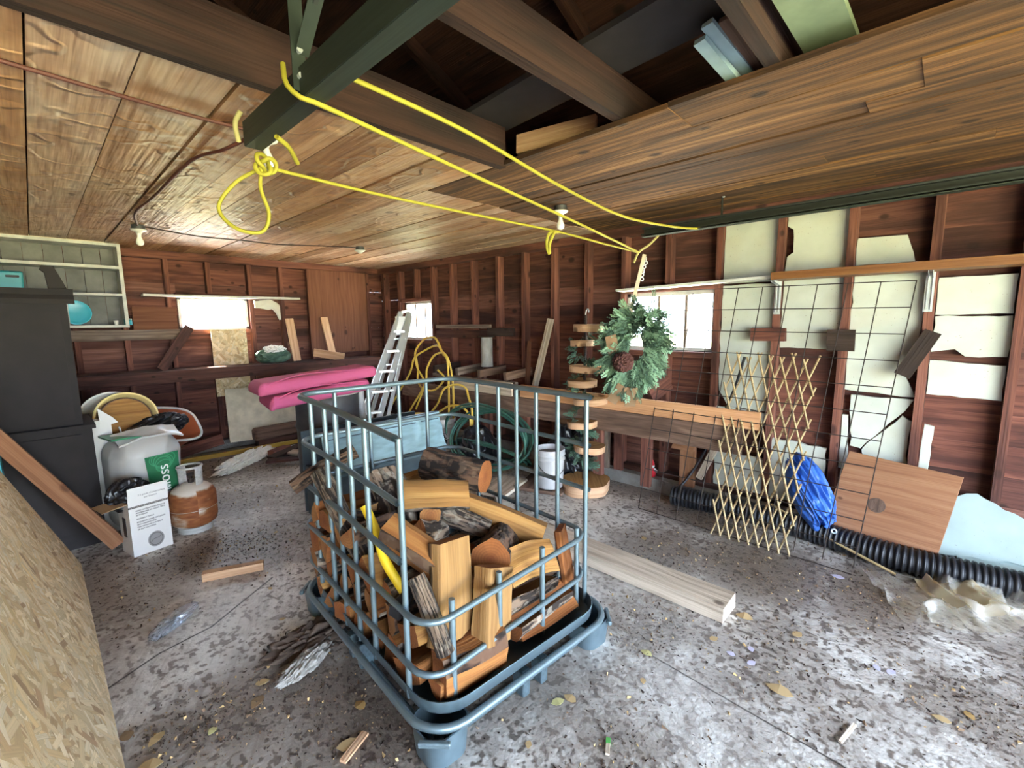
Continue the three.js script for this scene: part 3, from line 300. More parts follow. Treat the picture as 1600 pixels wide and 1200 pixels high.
// door tracks
function track(name, label, x, y, z0, z1, flip) { const t = thing(name, label, 'track', [x, y, z0]), L = z1 - z0; part('angle_flange', new THREE.BoxGeometry(0.005, 0.085, L), M.railGreen, t, [0, 0.042, L / 2]); part('bottom_flange', new THREE.BoxGeometry(0.06, 0.005, L), M.railGreen, t, [flip * 0.03, 0, L / 2]); part('channel', plate([[0, 0], [0.052, 0], [0.052, 0.01], [0.006, 0.008], [0.006, 0.05], [0.05, 0.048], [0.052, 0.058], [0, 0.058]].map(([a, b]) => [a * flip, b]), L), M.railDark, t, [flip * 0.006, 0.012, 0]); return t; }
{ const t = track('door_track', 'green steel door track running overhead at the upper centre, rope tied to it', 0.63, 2.27, -1.98, 1.2, 1);
  const hole = (g, n, dy) => { for (let i = 0; i < n; i++) part('slot_hole', new THREE.BoxGeometry(0.012, 0.02, 0.007), M.railDark, g, [0, dy + i * 0.06, 0.002]); };
  const s = part('hanger_strap', box(0.04, 0.72, 0.004), M.railGreen, t, [0, 0.38, 0.52]); hole(s, 9, -0.1); const s2 = part('brace_strap', box(0.04, 0.9, 0.004), M.railGreen, t, [0.01, 0.42, 0.86]); s2.rotation.set(0.85, 0, 0); hole(s2, 10, -0.3);
  part('bolt', new THREE.CylinderGeometry(0.009, 0.009, 0.02, 8).rotateX(Math.PI / 2), M.bracket, s, [0, -0.25, 0.006]); part('bolt', new THREE.CylinderGeometry(0.009, 0.009, 0.02, 8).rotateX(Math.PI / 2), M.bracket, s, [0, -0.32, 0.006]); }
{ const t = track('door_track', 'dark steel door track high along the right wall', 3.53, 2.27, -1.85, 2.8, -1); const s = part('hanger_strap', box(0.03, 0.22, 0.004), M.railDark, t, [0, 0.13, 0.6]); part('bolt', new THREE.CylinderGeometry(0.009, 0.009, 0.02, 8).rotateX(Math.PI / 2), M.bracket, s, [0, 0.08, 0.006]); }
// ropes
const knot = [3.40, 2.14, -1.83];
solo('rope', 'yellow rope from the green track, the middle line of three, to the hanger knot', 'rope', new THREE.Mesh(tube([[0.60, 2.37, -1.5], [0.595, 2.3, -1.47], [0.63, 2.255, -1.43], [0.7, 2.26, -1.44], [1.3, 2.235, -1.53], [2.2, 2.2, -1.66], [3.0, 2.165, -1.78], knot], 0.008, 110, 7), M.rope));
solo('rope', 'yellow rope from the track past the hole edge to the right track, topmost of three', 'rope', new THREE.Mesh(tube([[0.66, 2.335, -1.36], [1.2, 2.31, -1.37], [1.93, 2.285, -1.49], [2.6, 2.25, -1.53], [3.1, 2.25, -1.47], [3.5, 2.275, -1.4], [3.53, 2.32, -1.4], [3.54, 2.27, -1.38]], 0.008, 110, 7), M.rope));
{ const t = thing('rope', 'lowest yellow rope with a knotted loop at the bulb and dangling ends', 'rope', [0.66, 2.27, -1.97]);
  const q = (p) => p.map(([x, y, z]) => [x - 0.66, y - 2.27, z + 1.97]);
  part('line', tube(q([[0.72, 2.225, -2.03], [1.25, 2.22, -2.05], [2.0, 2.215, -2.02], [2.54, 2.205, -1.97], [3.0, 2.17, -1.9], knot]), 0.0075, 110, 7), M.rope, t);
  part('knot', new THREE.TorusKnotGeometry(0.028, 0.009, 60, 6, 2, 3), M.rope, t, [0.05, -0.04, -0.05]);
  part('dangling_loop', tube(q([[0.70, 2.22, -2.03], [0.62, 2.16, -2.1], [0.56, 2.06, -2.12], [0.60, 1.98, -2.07], [0.68, 1.97, -2.03], [0.71, 2.04, -2.02], [0.69, 2.14, -2.03], [0.70, 2.22, -2.03]]), 0.0075, 70, 7), M.rope, t);
  part('loose_end', tube(q([[0.66, 2.25, -1.75], [0.72, 2.24, -1.8], [0.78, 2.22, -1.88]]), 0.009, 20, 7), M.rope, t); part('loose_end', tube(q([[0.60, 2.36, -1.9], [0.585, 2.32, -1.92], [0.60, 2.27, -1.95]]), 0.009, 16, 7), M.ropePale, t);
  part('hitch', tube(q([[2.54, 2.205, -1.97], [2.47, 2.19, -1.99], [2.45, 2.12, -2.0], [2.47, 2.05, -1.99], [2.46, 2.12, -1.98], [2.5, 2.2, -1.97]]), 0.011, 40, 7), M.rope, t); }
solo('rope', 'short pale rope from the hanger knot up to the right door track', 'rope', new THREE.Mesh(tube([[3.38, 2.06, -1.86], knot, [3.46, 2.2, -1.77], [3.51, 2.27, -1.72]], 0.009, 24, 7), M.ropePale));
// things in the attic opening
solo('attic_plank', 'wide grey board lying across the attic joists', 'board', beam([1.86, 2.695, -2.1], [1.62, 2.695, 0.5], 0.3, 0.025, M.duct, [0, 1, 0]));
solo('attic_plank', 'pale green painted plank lying across the hole beside the right joist', 'board', beam([1.4, 2.585, -0.40], [2.35, 2.585, -0.385], 0.155, 0.03, M.green, [0, 1, 0]));
for (const [a, b, l] of [[[1.745, 2.63, -0.70], [2.06, 2.525, -0.625], 'pale blue lath leaning over the hole edge, widest of the laths'], [[1.77, 2.60, -0.735], [2.0, 2.515, -0.675], 'pale lath under the blue one at the hole edge'], [[1.76, 2.63, -0.645], [2.06, 2.53, -0.59], 'thin brown lath right of the blue laths']]) solo('lath', l, 'lath', beam(a, b, 0.045, 0.018, l.includes('brown') ? M.greyBrown : M.blueLath, [0, 1, 0]), 'laths at the attic opening');
solo('wood_block', 'stub of tan board showing behind the ceiling opening', 'board', beam([2.02, 2.6, -1.86], [2.12, 2.6, -1.4], 0.03, 0.1, M.pine, [0, 1, 0]));

// ---------- right wall: insulation pieces, shelves, bench ----------
function foam(label, pts, x = 4.045, th = 0.03, seed = 1, amp = 0.006) { const s = ragged(pts.map(([z, y]) => [-z, y]), 0.06, amp, seed * 17); const o = new THREE.Mesh(plate(s, th, 0.002).rotateY(Math.PI / 2), M.foam); o.position.x = x; return solo('foam_panel', label, 'insulation', o, 'white foam insulation on the right wall'); }
foam('white foam panel between studs above the right window, topmost at left', [[-1.39, 1.9], [-1, 1.9], [-1, 2.39], [-1.39, 2.39]], undefined, undefined, 1, 0.002);
foam('white foam panel above the wooden shelf with a brown notch on its left edge', [[-0.94, 1.96], [-0.56, 1.96], [-0.56, 2.39], [-0.94, 2.39], [-0.94, 2.3], [-0.9, 2.27], [-0.89, 2.1], [-0.93, 2.07]], undefined, undefined, 2, 0.004);
foam('tall white foam panel right of the right window, behind the trellis top', [[-1.38, 1.0], [-1.3, 0.86], [-1.0, 0.86], [-1, 1.88], [-1.39, 1.88], [-1.39, 1.3]], undefined, undefined, 3);
foam('low white foam strip just above the pale bench board', [[-1.4, 0.74], [-1.0, 0.74], [-1.0, 0.84], [-1.4, 0.86]], undefined, undefined, 4);
foam('white foam panel under the wooden shelf, second bay from the window', [[-0.94, 1.38], [-0.56, 1.38], [-0.56, 1.92], [-0.94, 1.92]], undefined, undefined, 5, 0.003);
foam('small white foam piece with a slanted right edge just above the shelf', [[-0.5, 1.97], [-0.19, 1.97], [-0.24, 2.14], [-0.5, 2.15]], undefined, undefined, 6, 0.004);
foam('large white foam panel behind the wire grid, its right edge broken in a curve', [[-0.5, 1.09], [-0.12, 1.07], [-0.18, 1.22], [-0.13, 1.4], [-0.12, 1.9], [-0.5, 1.9]], undefined, undefined, 7, 0.006);
foam('broken white foam piece with a diagonal crack below it', [[-0.46, 0.93], [-0.44, 0.68], [-0.38, 0.67], [-0.16, 0.97], [-0.12, 1.05], [-0.46, 1.05]], undefined, undefined, 8, 0.012);
foam('lower broken white foam piece under the diagonal crack', [[-0.37, 0.4], [-0.12, 0.4], [-0.12, 0.9], [-0.17, 0.93], [-0.37, 0.66]], 4.05, undefined, 9, 0.012);
foam('narrow white foam strip left of the cracked pieces', [[-0.5, 0.5], [-0.45, 0.5], [-0.47, 0.9], [-0.5, 0.9]], undefined, undefined, 10, 0.004);
foam('uppermost white foam panel in the far right bay', [[-0.06, 1.62], [0.28, 1.62], [0.28, 1.85], [-0.06, 1.85]], undefined, undefined, 11, 0.003);
foam('middle white foam panel in the far right bay with a torn lower edge', [[-0.06, 1.38], [0.05, 1.4], [0.1, 1.355], [0.28, 1.36], [0.28, 1.605], [-0.06, 1.605]], undefined, undefined, 12, 0.008);
foam('lowest white foam panel in the far right bay', [[-0.06, 1.1], [0.28, 1.09], [0.28, 1.3], [-0.06, 1.32]], undefined, undefined, 13, 0.004);
foam('thin upright white foam strip beside the stud above the plywood sheet', [[-0.065, 0.42], [-0.02, 0.42], [-0.005, 0.89], [-0.05, 0.9]], 4.0, 0.03, 14, 0.003);
foam('speckled white foam panel low behind the trellis, right of the bench', [[-0.94, 0.16], [-0.58, 0.16], [-0.58, 0.63], [-0.94, 0.65]], 4.02, undefined, 15, 0.01);
foam('white foam panel low under the end of the bench', [[-1.38, 0.17], [-1, 0.17], [-1, 0.46], [-1.38, 0.46]], 4.02, undefined, 16, 0.008);
solo('wooden_shelf', 'long varnished wooden shelf on metal brackets across the right wall', 'shelf', beam([3.89, 1.915, -0.97], [3.89, 1.915, 0.9], 0.2, 0.055, M.shelfWood, [0, 1, 0]));
for (const [z, l] of [[-0.965, 'shiny shelf bracket at the left end of the wooden shelf'], [-0.1, 'shiny shelf bracket under the middle of the wooden shelf']]) { const t = thing('shelf_bracket', l, 'bracket', [3.995, 1.887, z], 0, 'brackets of the wooden shelf'); part('arm', plate([[0, 0], [-0.17, 0], [-0.17, -0.012], [-0.012, -0.03], [-0.012, -0.23], [0, -0.24]], 0.004), M.bracket, t, [0, 0, -0.012]); part('arm', plate([[0, 0], [-0.17, 0], [-0.17, -0.012], [-0.012, -0.03], [-0.012, -0.23], [0, -0.24]], 0.004), M.bracket, t, [0, 0, 0.01]); part('back_plate', box(0.006, 0.25, 0.045), M.bracket, t, [-0.002, -0.125, 0]); }
solo('window_shelf', 'thin white-edged shelf over the right window', 'shelf', beam([3.93, 1.885, -2.3], [3.93, 1.915, -0.99], 0.16, 0.02, M.white, [0, 1, 0]));
for (const [z0, z1, y0, y1, l] of [[-1.13, -0.89, 1.43, 1.53, 'reddish wood block nailed across the stud behind the trellis tops'], [-0.62, -0.46, 1.37, 1.52, 'grey wood block nailed to the stud behind the wire grid']]) solo('wood_block', l, 'wood block', new THREE.Mesh(box(0.04, y1 - y0, z1 - z0, 0.004), l[0] === 'r' ? M.stud[1] : M.greyDark).translateX(3.975).translateY((y0 + y1) / 2).translateZ((z0 + z1) / 2), 'blocks nailed to studs');
solo('brace_board', 'short grey board nailed slanting across a stud under the shelf', 'board', beam([3.97, 1.51, -0.06], [3.97, 1.22, -0.19], 0.035, 0.09, M.greyDark, [0, 0, 1]));
// bench along the right wall
solo('bench_board', 'long orange pine board along the top of the right-hand bench', 'board', beam([3.6, 0.86, -3.3], [3.6, 0.86, -0.93], 0.035, 0.13, M.pineOrange, [0, 1, 0]));
solo('bench_board', 'wide weathered brown board under the orange pine board', 'board', beam([3.61, 0.685, -5.6], [3.61, 0.685, -1.05], 0.04, 0.205, M.greyBrown, [0, 1, 0]));
solo('bench_board', 'short pale grey board on the bench edge behind the cage corner', 'board', beam([3.59, 0.86, -4.55], [3.59, 0.86, -3.42], 0.035, 0.15, M.pale, [0, 1, 0]));
{ const t = thing('workbench_frame', 'dark timber frame of posts and cross arms carrying the right-hand bench', 'bench', [3.8, 0, -3]); for (const [z, m] of [[-4.82, M.greyDark], [-4.36, M.grey], [-3.95, M.greyBrown], [-3.52, M.greyBrown]]) pbeam('cross_arm', t, [-0.22, 1.0, z + 3], [0.2, 1.03, z + 3 + 0.02], 0.05, 0.09, m, [0, 1, 0]); for (const z of [-4.6, -3.9, -3.3, -2.35, -1.85]) pbeam('post', t, [-0.12, 0.12, z + 3], [-0.12, 0.6, z + 3], 0.09, 0.05, M.stud, [1, 0, 0]); for (const z of [-4.82, -4.36, -3.95, -3.52]) pbeam('riser', t, [-0.14, 0.79, z + 3], [-0.14, 0.96, z + 3], 0.05, 0.04, M.beam, [1, 0, 0]); pbeam('rail', t, [-0.16, 0.92, -1.9], [-0.16, 0.92, -0.4], 0.05, 0.04, M.grey, [0, 1, 0]); }
{ const t = thing('wall_rack', 'weathered horizontal boards fixed over the studs right of the small far window', 'board', [3.975, 1.5, -4.5]); pbeam('board', t, [0, 0.05, -0.75], [0, 0.05, 0.35], 0.04, 0.05, M.grey, [0, 1, 0]); pbeam('board', t, [0.005, -0.02, 0.3], [0.005, -0.02, 0.75], 0.04, 0.1, M.greyDark, [0, 1, 0]); pbeam('board', t, [0, -0.05, -0.75], [0, -0.05, 0.3], 0.03, 0.1, M.beam, [0, 1, 0]); }
{ const t = thing('stove_pipe', 'grey metal pipe stub with a flat cap standing on the bench arms', 'pipe', [3.84, 1.06, -4.08]); part('tube', lathe([[0, 0], [0.075, 0], [0.07, 0.36], [0, 0.36]], 22), M.pipe, t); part('cap', lathe([[0, 0.36], [0.1, 0.36], [0.1, 0.375], [0, 0.38]], 22), M.greyDark, t); }
solo('leaning_board', 'tall split white board leaning between studs behind the cage', 'board', beam([3.86, 0.87, -3.32], [3.92, 1.63, -3.14], 0.03, 0.085, M.pale, [1, 0, 0]));
solo('leaning_board', 'rough reddish stick leaning left of the tall white board', 'board', beam([3.9, 0.87, -3.47], [3.93, 1.38, -3.46], 0.03, 0.05, M.plyRed, [1, 0, 0], 0.008));
for (const [a, b, w, m, l] of [[[3.9, 0.12, -2.42], [3.9, 0.56, -2.42], 0.1, M.grey, 'grey rounded post under the bench right of the slice stand'], [[3.9, 0.13, -2.26], [3.9, 0.56, -2.26], 0.09, M.stud[0], 'brown post beside the grey rounded one under the bench'], [[3.88, 0.14, -1.56], [3.88, 0.5, -1.56], 0.13, M.ply, 'tan upright board below the right end of the bench'], [[3.86, 0.24, -1.45], [3.9, 0.52, -1.34], 0.05, M.pale, 'white painted offcut leaning under the bench end']]) solo('short_post', l, 'post', beam(a, b, w, 0.04, m, [1, 0, 0]));
solo('wood_block', 'triangular tan offcut wedged under the bench', 'wood block', new THREE.Mesh(plate([[-0.09, 0], [0.1, 0], [0.06, 0.11], [-0.12, 0.14]], 0.05, 0.003).rotateY(Math.PI / 2), M.ply).translateX(3.8).translateY(0.48).translateZ(-1.58));
solo('wood_block', 'squat reddish block standing on the bench board behind the wreath', 'wood block', beam([3.75, 0.93, -1.9], [3.95, 1.05, -1.82], 0.12, 0.13, M.stud[1], [0, 1, 0]));
solo('leaning_board', 'grey upright board between window and bench beside the wreath', 'board', beam([3.96, 0.95, -1.88], [3.96, 1.31, -1.87], 0.09, 0.03, M.grey, [1, 0, 0]));
solo('brown_board', 'wide brown board leaning behind the wreath at its lower right', 'board', beam([3.8, 0.9, -2.02], [3.85, 1.25, -2.12], 0.22, 0.02, M.stud[1], [1, 0, 0]));
{ const t = thing('santa_figure', 'tiny red and white plush ornament standing on the ledge under the bench', 'ornament', [3.95, 0.12, -1.93]); part('body', lathe([[0, 0], [0.035, 0.004], [0.04, 0.03], [0.03, 0.08], [0, 0.1]], 16), M.red, t); part('head', new THREE.SphereGeometry(0.026, 14, 10), M.white, t, [0, 0.105, 0]); part('hat', lathe([[0.027, 0.115], [0.02, 0.14], [0, 0.18]], 14), M.red, t); for (const s of [-1, 1]) part('arm', rod([0, 0.08, s * 0.025], [-0.01, 0.06, s * 0.06], 0.011), s < 0 ? M.red : M.white, t); }
// wood slice stand and wreath
function sprays(list, col) { const gs = []; for (const [p, d, len, seed] of list) { const q = rng(seed), stem = V(...d).normalize(), side = V(q() - 0.5, q() - 0.5, q() - 0.5).cross(stem).normalize(), pos = [], nor = [], uv = []; const P = V(...p); for (let k = 0; k < 9; k++) { const t = k / 9; for (const s of [-1, 1]) { const b = P.clone().addScaledVector(stem, t * len), dir = stem.clone().multiplyScalar(0.75).addScaledVector(side, s * 0.75).addScaledVector(V(q() - 0.5, q() - 0.5, q() - 0.5), 0.5).normalize(), l = len * 0.42 * (1 - 0.55 * t), w = dir.clone().cross(stem.clone().cross(side)).normalize().multiplyScalar(len * 0.05); const m = b.clone().addScaledVector(dir, l * 0.5), e = b.clone().addScaledVector(dir, l); const c0 = m.clone().add(w), c1 = m.clone().sub(w), n = dir.clone().cross(w).normalize(); for (const v of [b, c0, e, b, e, c1]) { pos.push(v.x, v.y, v.z); nor.push(n.x, n.y, n.z); uv.push(0, 0); } } } const g = new THREE.BufferGeometry(); g.setAttribute('position', new THREE.Float32BufferAttribute(pos, 3)); g.computeVertexNormals(); g.setAttribute('uv', new THREE.Float32BufferAttribute(uv, 2)); gs.push(g); } return mergeGeometries(gs); }
{ const t = thing('slice_stand', 'tall stand of stacked round wood slices on a pole wound with fir garland', 'decoration', [3.5, 0, -2.4]); part('pole', rod([0, 0.1, 0], [0, 1.66, 0], 0.014), M.greyDark, t); part('hook', tube([[0, 1.66, 0], [0.0, 1.7, 0.01], [0, 1.71, 0.03], [0, 1.68, 0.035]], 0.005), M.bracket, t);
  const slice = (y, z, r, th, tilt, seed) => { const g = new THREE.CylinderGeometry(r, r * 0.98, th, 26, 1); warp(g, (v) => { const a = Math.atan2(v.z, v.x); const k = 1 + 0.06 * Math.sin(a * 2 + seed) + 0.04 * Math.sin(a * 5 + seed * 2); v.x *= k; v.z *= k; }); const uv = g.attributes.uv, p = g.attributes.position, n = g.attributes.normal; for (let i = 0; i < p.count; i++) if (Math.abs(n.getY(i)) > 0.7) uv.setXY(i, p.getX(i) + 0.15, p.getZ(i) + 0.15); else uv.setXY(i, Math.atan2(p.getZ(i), p.getX(i)) * r, p.getY(i)); const o = part('wood_slice', g, [M.pine, M.split[3], M.pine], t, [0, y, z]); o.rotation.set(tilt, seed, tilt * 0.6); };
  [[1.54, 0.04, 0.13, 0.065, 0.02], [1.40, -0.03, 0.115, 0.055, -0.02], [1.165, 0.02, 0.15, 0.055, 0.02], [1.03, -0.03, 0.145, 0.06, 0], [0.87, 0.06, 0.15, 0.055, -0.06], [0.64, -0.03, 0.15, 0.06, -0.08], [0.42, 0.06, 0.14, 0.06, 0.02], [0.055, 0.02, 0.24, 0.10, 0]].forEach(([y, z, r, th, ti], i) => slice(y, z, r, th, ti, i));
  const L = []; for (let i = 0; i < 230; i++) { const u = i / 230, y = 0.2 + 1.3 * u, a = u * 26, r = 0.05 + 0.03 * rnd(); L.push([[r * Math.cos(a), y, r * Math.sin(a) - 0.03], [Math.cos(a) + rr(-0.6, 0.6), rr(-0.9, 0.5), Math.sin(a) + rr(-0.6, 0.6)], rr(0.06, 0.12), i + 9000]); } part('garland', sprays(L), M.firDark, t); }
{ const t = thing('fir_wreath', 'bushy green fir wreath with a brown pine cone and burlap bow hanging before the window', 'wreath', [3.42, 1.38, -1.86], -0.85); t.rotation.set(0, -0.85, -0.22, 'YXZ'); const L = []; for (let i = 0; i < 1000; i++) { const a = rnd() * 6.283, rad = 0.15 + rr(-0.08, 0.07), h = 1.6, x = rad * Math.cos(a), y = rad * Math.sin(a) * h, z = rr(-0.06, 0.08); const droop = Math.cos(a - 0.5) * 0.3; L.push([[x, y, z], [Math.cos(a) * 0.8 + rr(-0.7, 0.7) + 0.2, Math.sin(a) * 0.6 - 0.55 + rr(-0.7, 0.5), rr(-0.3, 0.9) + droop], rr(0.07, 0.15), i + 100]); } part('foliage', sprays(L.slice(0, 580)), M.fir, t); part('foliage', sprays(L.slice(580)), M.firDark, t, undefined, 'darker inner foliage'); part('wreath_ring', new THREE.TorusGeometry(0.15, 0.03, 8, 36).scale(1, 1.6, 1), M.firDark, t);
  const cg = lump(0.075, 0.075, 0.075, 0.35, 6, 3, 4, 0.6); part('pine_cone', cg, M.cone, t, [-0.09, -0.13, 0.13]); for (const [dx, dy, r] of [[-0.19, -0.02, 0.5], [-0.06, -0.4, -0.3], [0.06, -0.4, 0.2]]) { const b = part('bow_ribbon', warp(new THREE.BoxGeometry(0.09, 0.17, 0.006, 4, 6, 1), (v) => { v.z += 0.03 * Math.sin(v.y * 16) + 0.02 * Math.cos(v.x * 20); }), M.burlap, t, [dx, dy, 0.05]); b.rotation.z = r; } }
{ const t = thing('wreath_hanger', 'pale strap with metal rings joining the rope knot to the wreath', 'hanger', knot); const d = [-0.0, -0.52, -0.06]; pbeam('strap', t, [0.02, -0.02, 0.04], [-0.03, -0.55, -0.06], 0.03, 0.012, M.pale, [-0.7, 0, 0.7]); for (let i = 0; i < 6; i++) { const r = part('ring', new THREE.TorusGeometry(0.013, 0.004, 8, 16), M.bracket, t, [0.035 - 0.05 * (0.1 + i * 0.06) + 0.012 * (i % 2), -0.52 * (0.1 + i * 0.06), 0.06 - 0.1 * (0.1 + i * 0.06)]); r.rotation.y = 0.6 + i; } }
// wire grid and bamboo trellis
{ const t = thing('wire_grid', 'rusty welded wire grid panel leaning on the right wall in front of the foam', 'wire panel', [3.7, 0, -0.9]); const P = (s, h) => { const zt = -1.72 + 1.56 * s, zb = -1.76 + 1.46 * s; return [-0.32 + 0.44 * h, 0.03 + 1.82 * h - 0.02 * s, zb + (zt - zb) * h + 0.9]; }; for (let i = 0; i <= 9; i++) { const s = i / 9, hi = i < 3 ? 0.985 : 1, lo = i < 3 ? 0 : 0.02; part('wire', rod(P(s, lo), P(s, hi), 0.0034, 5), M.wire, t); } for (let j = 0; j <= 11; j++) part('wire', rod(P(0, j / 11), P(1, j / 11), 0.0034, 5), M.wire, t); }
{ const t = thing('bamboo_trellis', 'expanding bamboo lattice trellis standing in front of the wire grid', 'trellis', [3.4, 0, -0.92]); const NX = 8, NY = 6, P = (i, j) => { const h = j / NY, s = i / NX - 0.5; return [-0.02 + 0.34 * h + 0.03 * s, 0.0 + 1.3 * h + 0.02 * Math.sin(i * 2.4), s * (0.5 + 0.08 * h) + 0.02 - 0.02 * h]; };
  const stick = (i, j, d) => { let n = 0; while (i + d * (n + 1) >= 0 && i + d * (n + 1) <= NX && j + n + 1 <= NY) n++; if (!n) return; const a = P(i, j), b = P(i + d * n, j + n), e = (p, q, k) => p.map((v, c) => v + (q[c] - v) * k), off = d > 0 ? 0.008 : -0.008; const A = e(a, b, j ? -0.1 / n : -0.02), B = e(b, a, -0.18 / n); A[0] += off; B[0] += off; if (A[1] < 0.005) A[1] = 0.005; const o = part('bamboo_stick', rod(A, B, 0.0068, 7), M.bamboo, t); for (let k = 1; k < n * 2; k++) { const c = e(A, B, (k + 0.3 * H(i, j, k)) / (n * 2)), c2 = e(c, B, 0.02); part('node', rod(c, c2, 0.0086, 7), M.node, o); } };
  for (let i = 0; i <= NX; i++) for (const d of [1, -1]) stick(i, 0, d); for (let j = 1; j < NY; j++) { stick(0, j, 1); stick(NX, j, -1); } }
// floor by the right wall
{ const pts = [[3.72, 0.085, -1.62], [3.78, 0.085, -1.1], [3.74, 0.085, -0.6], [3.66, 0.085, -0.1], [3.7, 0.085, 0.35], [3.78, 0.085, 0.9]]; const c = new THREE.CatmullRomCurve3(pts.map((p) => V(...p))), g = new THREE.TubeGeometry(c, 560, 0.078, 16); const p = g.attributes.position, v = V(0, 0, 0), ring = 17; for (let k = 0; k <= 560; k++) { const ctr = c.getPointAt(k / 560), f = 1 + 0.09 * (Math.sin(k * 0.9) > 0 ? 1 : -0.6); for (let i = 0; i < ring; i++) { v.fromBufferAttribute(p, k * ring + i).sub(ctr).multiplyScalar(f).add(ctr); p.setXYZ(k * ring + i, v.x, v.y, v.z); } } g.computeVertexNormals(); solo('drain_pipe', 'black corrugated drain pipe lying along the foot of the right wall', 'pipe', new THREE.Mesh(g, M.black)); }
{ const o = new THREE.Mesh(tube([[3.72, 0.1, -1.6], [3.86, 0.3, -1.5], [3.93, 0.6, -1.38], [3.96, 1.0, -1.24], [3.94, 1.3, -1.16]], 0.012, 40, 7), M.black); solo('thin_rod', 'thin black rod leaning behind the trellis', 'rod', o); }
{ const s = [[-0.335, -0.29], [0.27, -0.31], [0.335, 0.28], [-0.25, 0.32]]; const o = new THREE.Mesh(plate(s, 0.012, 0.001), M.ply); o.rotation.set(-0.35, -Math.PI / 2 - 0.12, 0, 'YXZ'); o.position.set(3.81, 0.355, -0.19); o.rotateZ(0.0); solo('plywood_sheet', 'square sheet of stained plywood with a dark knot leaning on the right wall', 'plywood', o); const k = part('knot_stain', new THREE.CylinderGeometry(0.045, 0.05, 0.004, 18).rotateX(Math.PI / 2), M.greyBrown, o, [-0.05, -0.01, 0.0145]); }
{ const g = lump(0.15, 0.25, 0.12, 0.28, 2.6, 41, 6, 0.75); warp(g, (v) => { v.z += (v.y) * -0.3; v.x += Math.max(0, v.y) * 0.2; if (v.y < -0.18) v.z *= 0.8; }); const o = new THREE.Mesh(g, M.tarp); o.position.set(3.70, 0.37, -0.60); o.rotation.y = 0.5; solo('blue_tarp', 'bunched bright blue tarp hanging between the trellis and the plywood sheet', 'tarp', o); for (const [y, z] of [[-0.2, 0.1]]) part('grommet', new THREE.TorusGeometry(0.014, 0.005, 8, 16), M.bracket, o, [-0.155, y, z]).rotation.y = 1.2; }
for (const [pts, p, r, l] of [[[[-0.22, -0.17], [0.2, -0.2], [0.24, 0.02], [0.03, 0.2], [-0.2, 0.17]], [3.93, 0.30, 0.24], [-0.4, -1.5, 0.2], 'white foam slab with a torn corner leaning right of the plywood sheet'], [[[-0.3, -0.09], [0.3, -0.12], [0.28, 0.1], [-0.25, 0.12]], [3.95, 0.2, 0.62], [-0.7, -1.5, -0.05], 'white foam slab lying low in the right corner of the picture'], [[[-0.2, -0.1], [0.22, -0.1], [0.2, 0.08], [-0.2, 0.1]], [3.9, 0.13, 0.36], [-1.1, -1.5, 0.1], 'pale blue-white foam offcut lying behind the black pipe']]) { const o = new THREE.Mesh(plate(ragged(pts, 0.05, 0.008, l.length), 0.035, 0.003), M.foamBlue); o.position.set(...p); o.rotation.set(...r, 'YXZ'); solo('foam_panel', l, 'insulation', o, 'foam slabs on the floor at the right'); }
solo('wood_strip', 'pale wooden strip lying on the foam offcuts behind the pipe', 'board', beam([3.86, 0.17, 0.32], [3.95, 0.19, 0.75], 0.03, 0.02, M.pine, [0, 1, 0]));
solo('bamboo_cane', 'single bamboo cane lying from the trellis foot toward the plastic sheet', 'cane', new THREE.Mesh(tube([[3.78, 0.19, -0.86], [3.66, 0.1, -0.5], [3.52, 0.03, -0.1]], 0.009, 24, 7), M.bamboo));
function sheet(w, d, amp, f, seed, n = 60) { const g = new THREE.PlaneGeometry(w, d, n, n).rotateX(-Math.PI / 2); return warp(g, (v) => { const e = 1 - 0.22 * n3(v.x * 3, 0, v.z * 3, seed + 9), x = v.x, z = v.z, r = 1 - Math.abs(n3(x * f, 0, z * f, seed) * 2) * 2, q = n3(x * f * 2.4, 1, z * f * 2.4, seed + 2); v.x *= e; v.z *= 1 + 0.2 * n3(x * 4, 3, z * 4, seed + 4); v.y = 0.004 + amp * (Math.max(0, r * 0.75) + 0.35 * Math.abs(q)); }); }
{ const t = thing('plastic_sheet', 'crumpled clear plastic sheet lying on the floor by the black pipe', 'plastic sheet', [3.38, 0.002, 0.12], 0.5); const g = sheet(0.5, 0.62, 0.1, 5, 61); part('film', g, M.film, t); part('folded_film', sheet(0.36, 0.5, 0.11, 5, 67), M.film, t, [0.12, 0.01, 0.42]); part('stained_fold', sheet(0.3, 0.3, 0.07, 6, 69, 40), mat('stained_film', 0xd6c9a6, { transmission: 0.45, roughness: 0.4, thickness: 0 }), t, [0.03, 0.02, 0.08]); }
solo('floor_plank', 'long pale plank lying on the floor right of the cage', 'plank', beam([2.455, 0.045, -2.55], [2.46, 0.045, -0.73], 0.2, 0.08, M.pale, [0, 1, 0], 0.004));

// ---------- back wall ----------
{ const t = thing('shelf_unit', 'white-painted open shelf unit with grey plank back, hung high on the back wall', 'shelf', [-0.1, 1.59, -6.8]); const X0 = -0.9, X1 = 0.85, Hh = 0.885, D = 0.3;
  for (let i = 0; i < 12; i++) bx('back_plank', t, M.greyPaint, X0 + i * 0.146, X0 + (i + 1) * 0.146 - 0.004, 0, Hh, 0.0, 0.015, 0.001);
  const s = (y, th) => bx('shelf', t, M.white, X0, X1, y, y + th, 0.015, D); s(0, 0.025); s(0.335, 0.025); s(0.62, 0.03); s(Hh - 0.03, 0.03);
  for (const x of [X1, X0 + 0.02]) bx('side_board', t, M.white, x - 0.03, x, 0, Hh, 0, D); bx('divider', t, M.white, 0.36, 0.385, 0.025, 0.335, 0.015, D - 0.02); bx('top_trim', t, M.beige, -0.5, 0.75, Hh, Hh + 0.02, D - 0.02, D); }
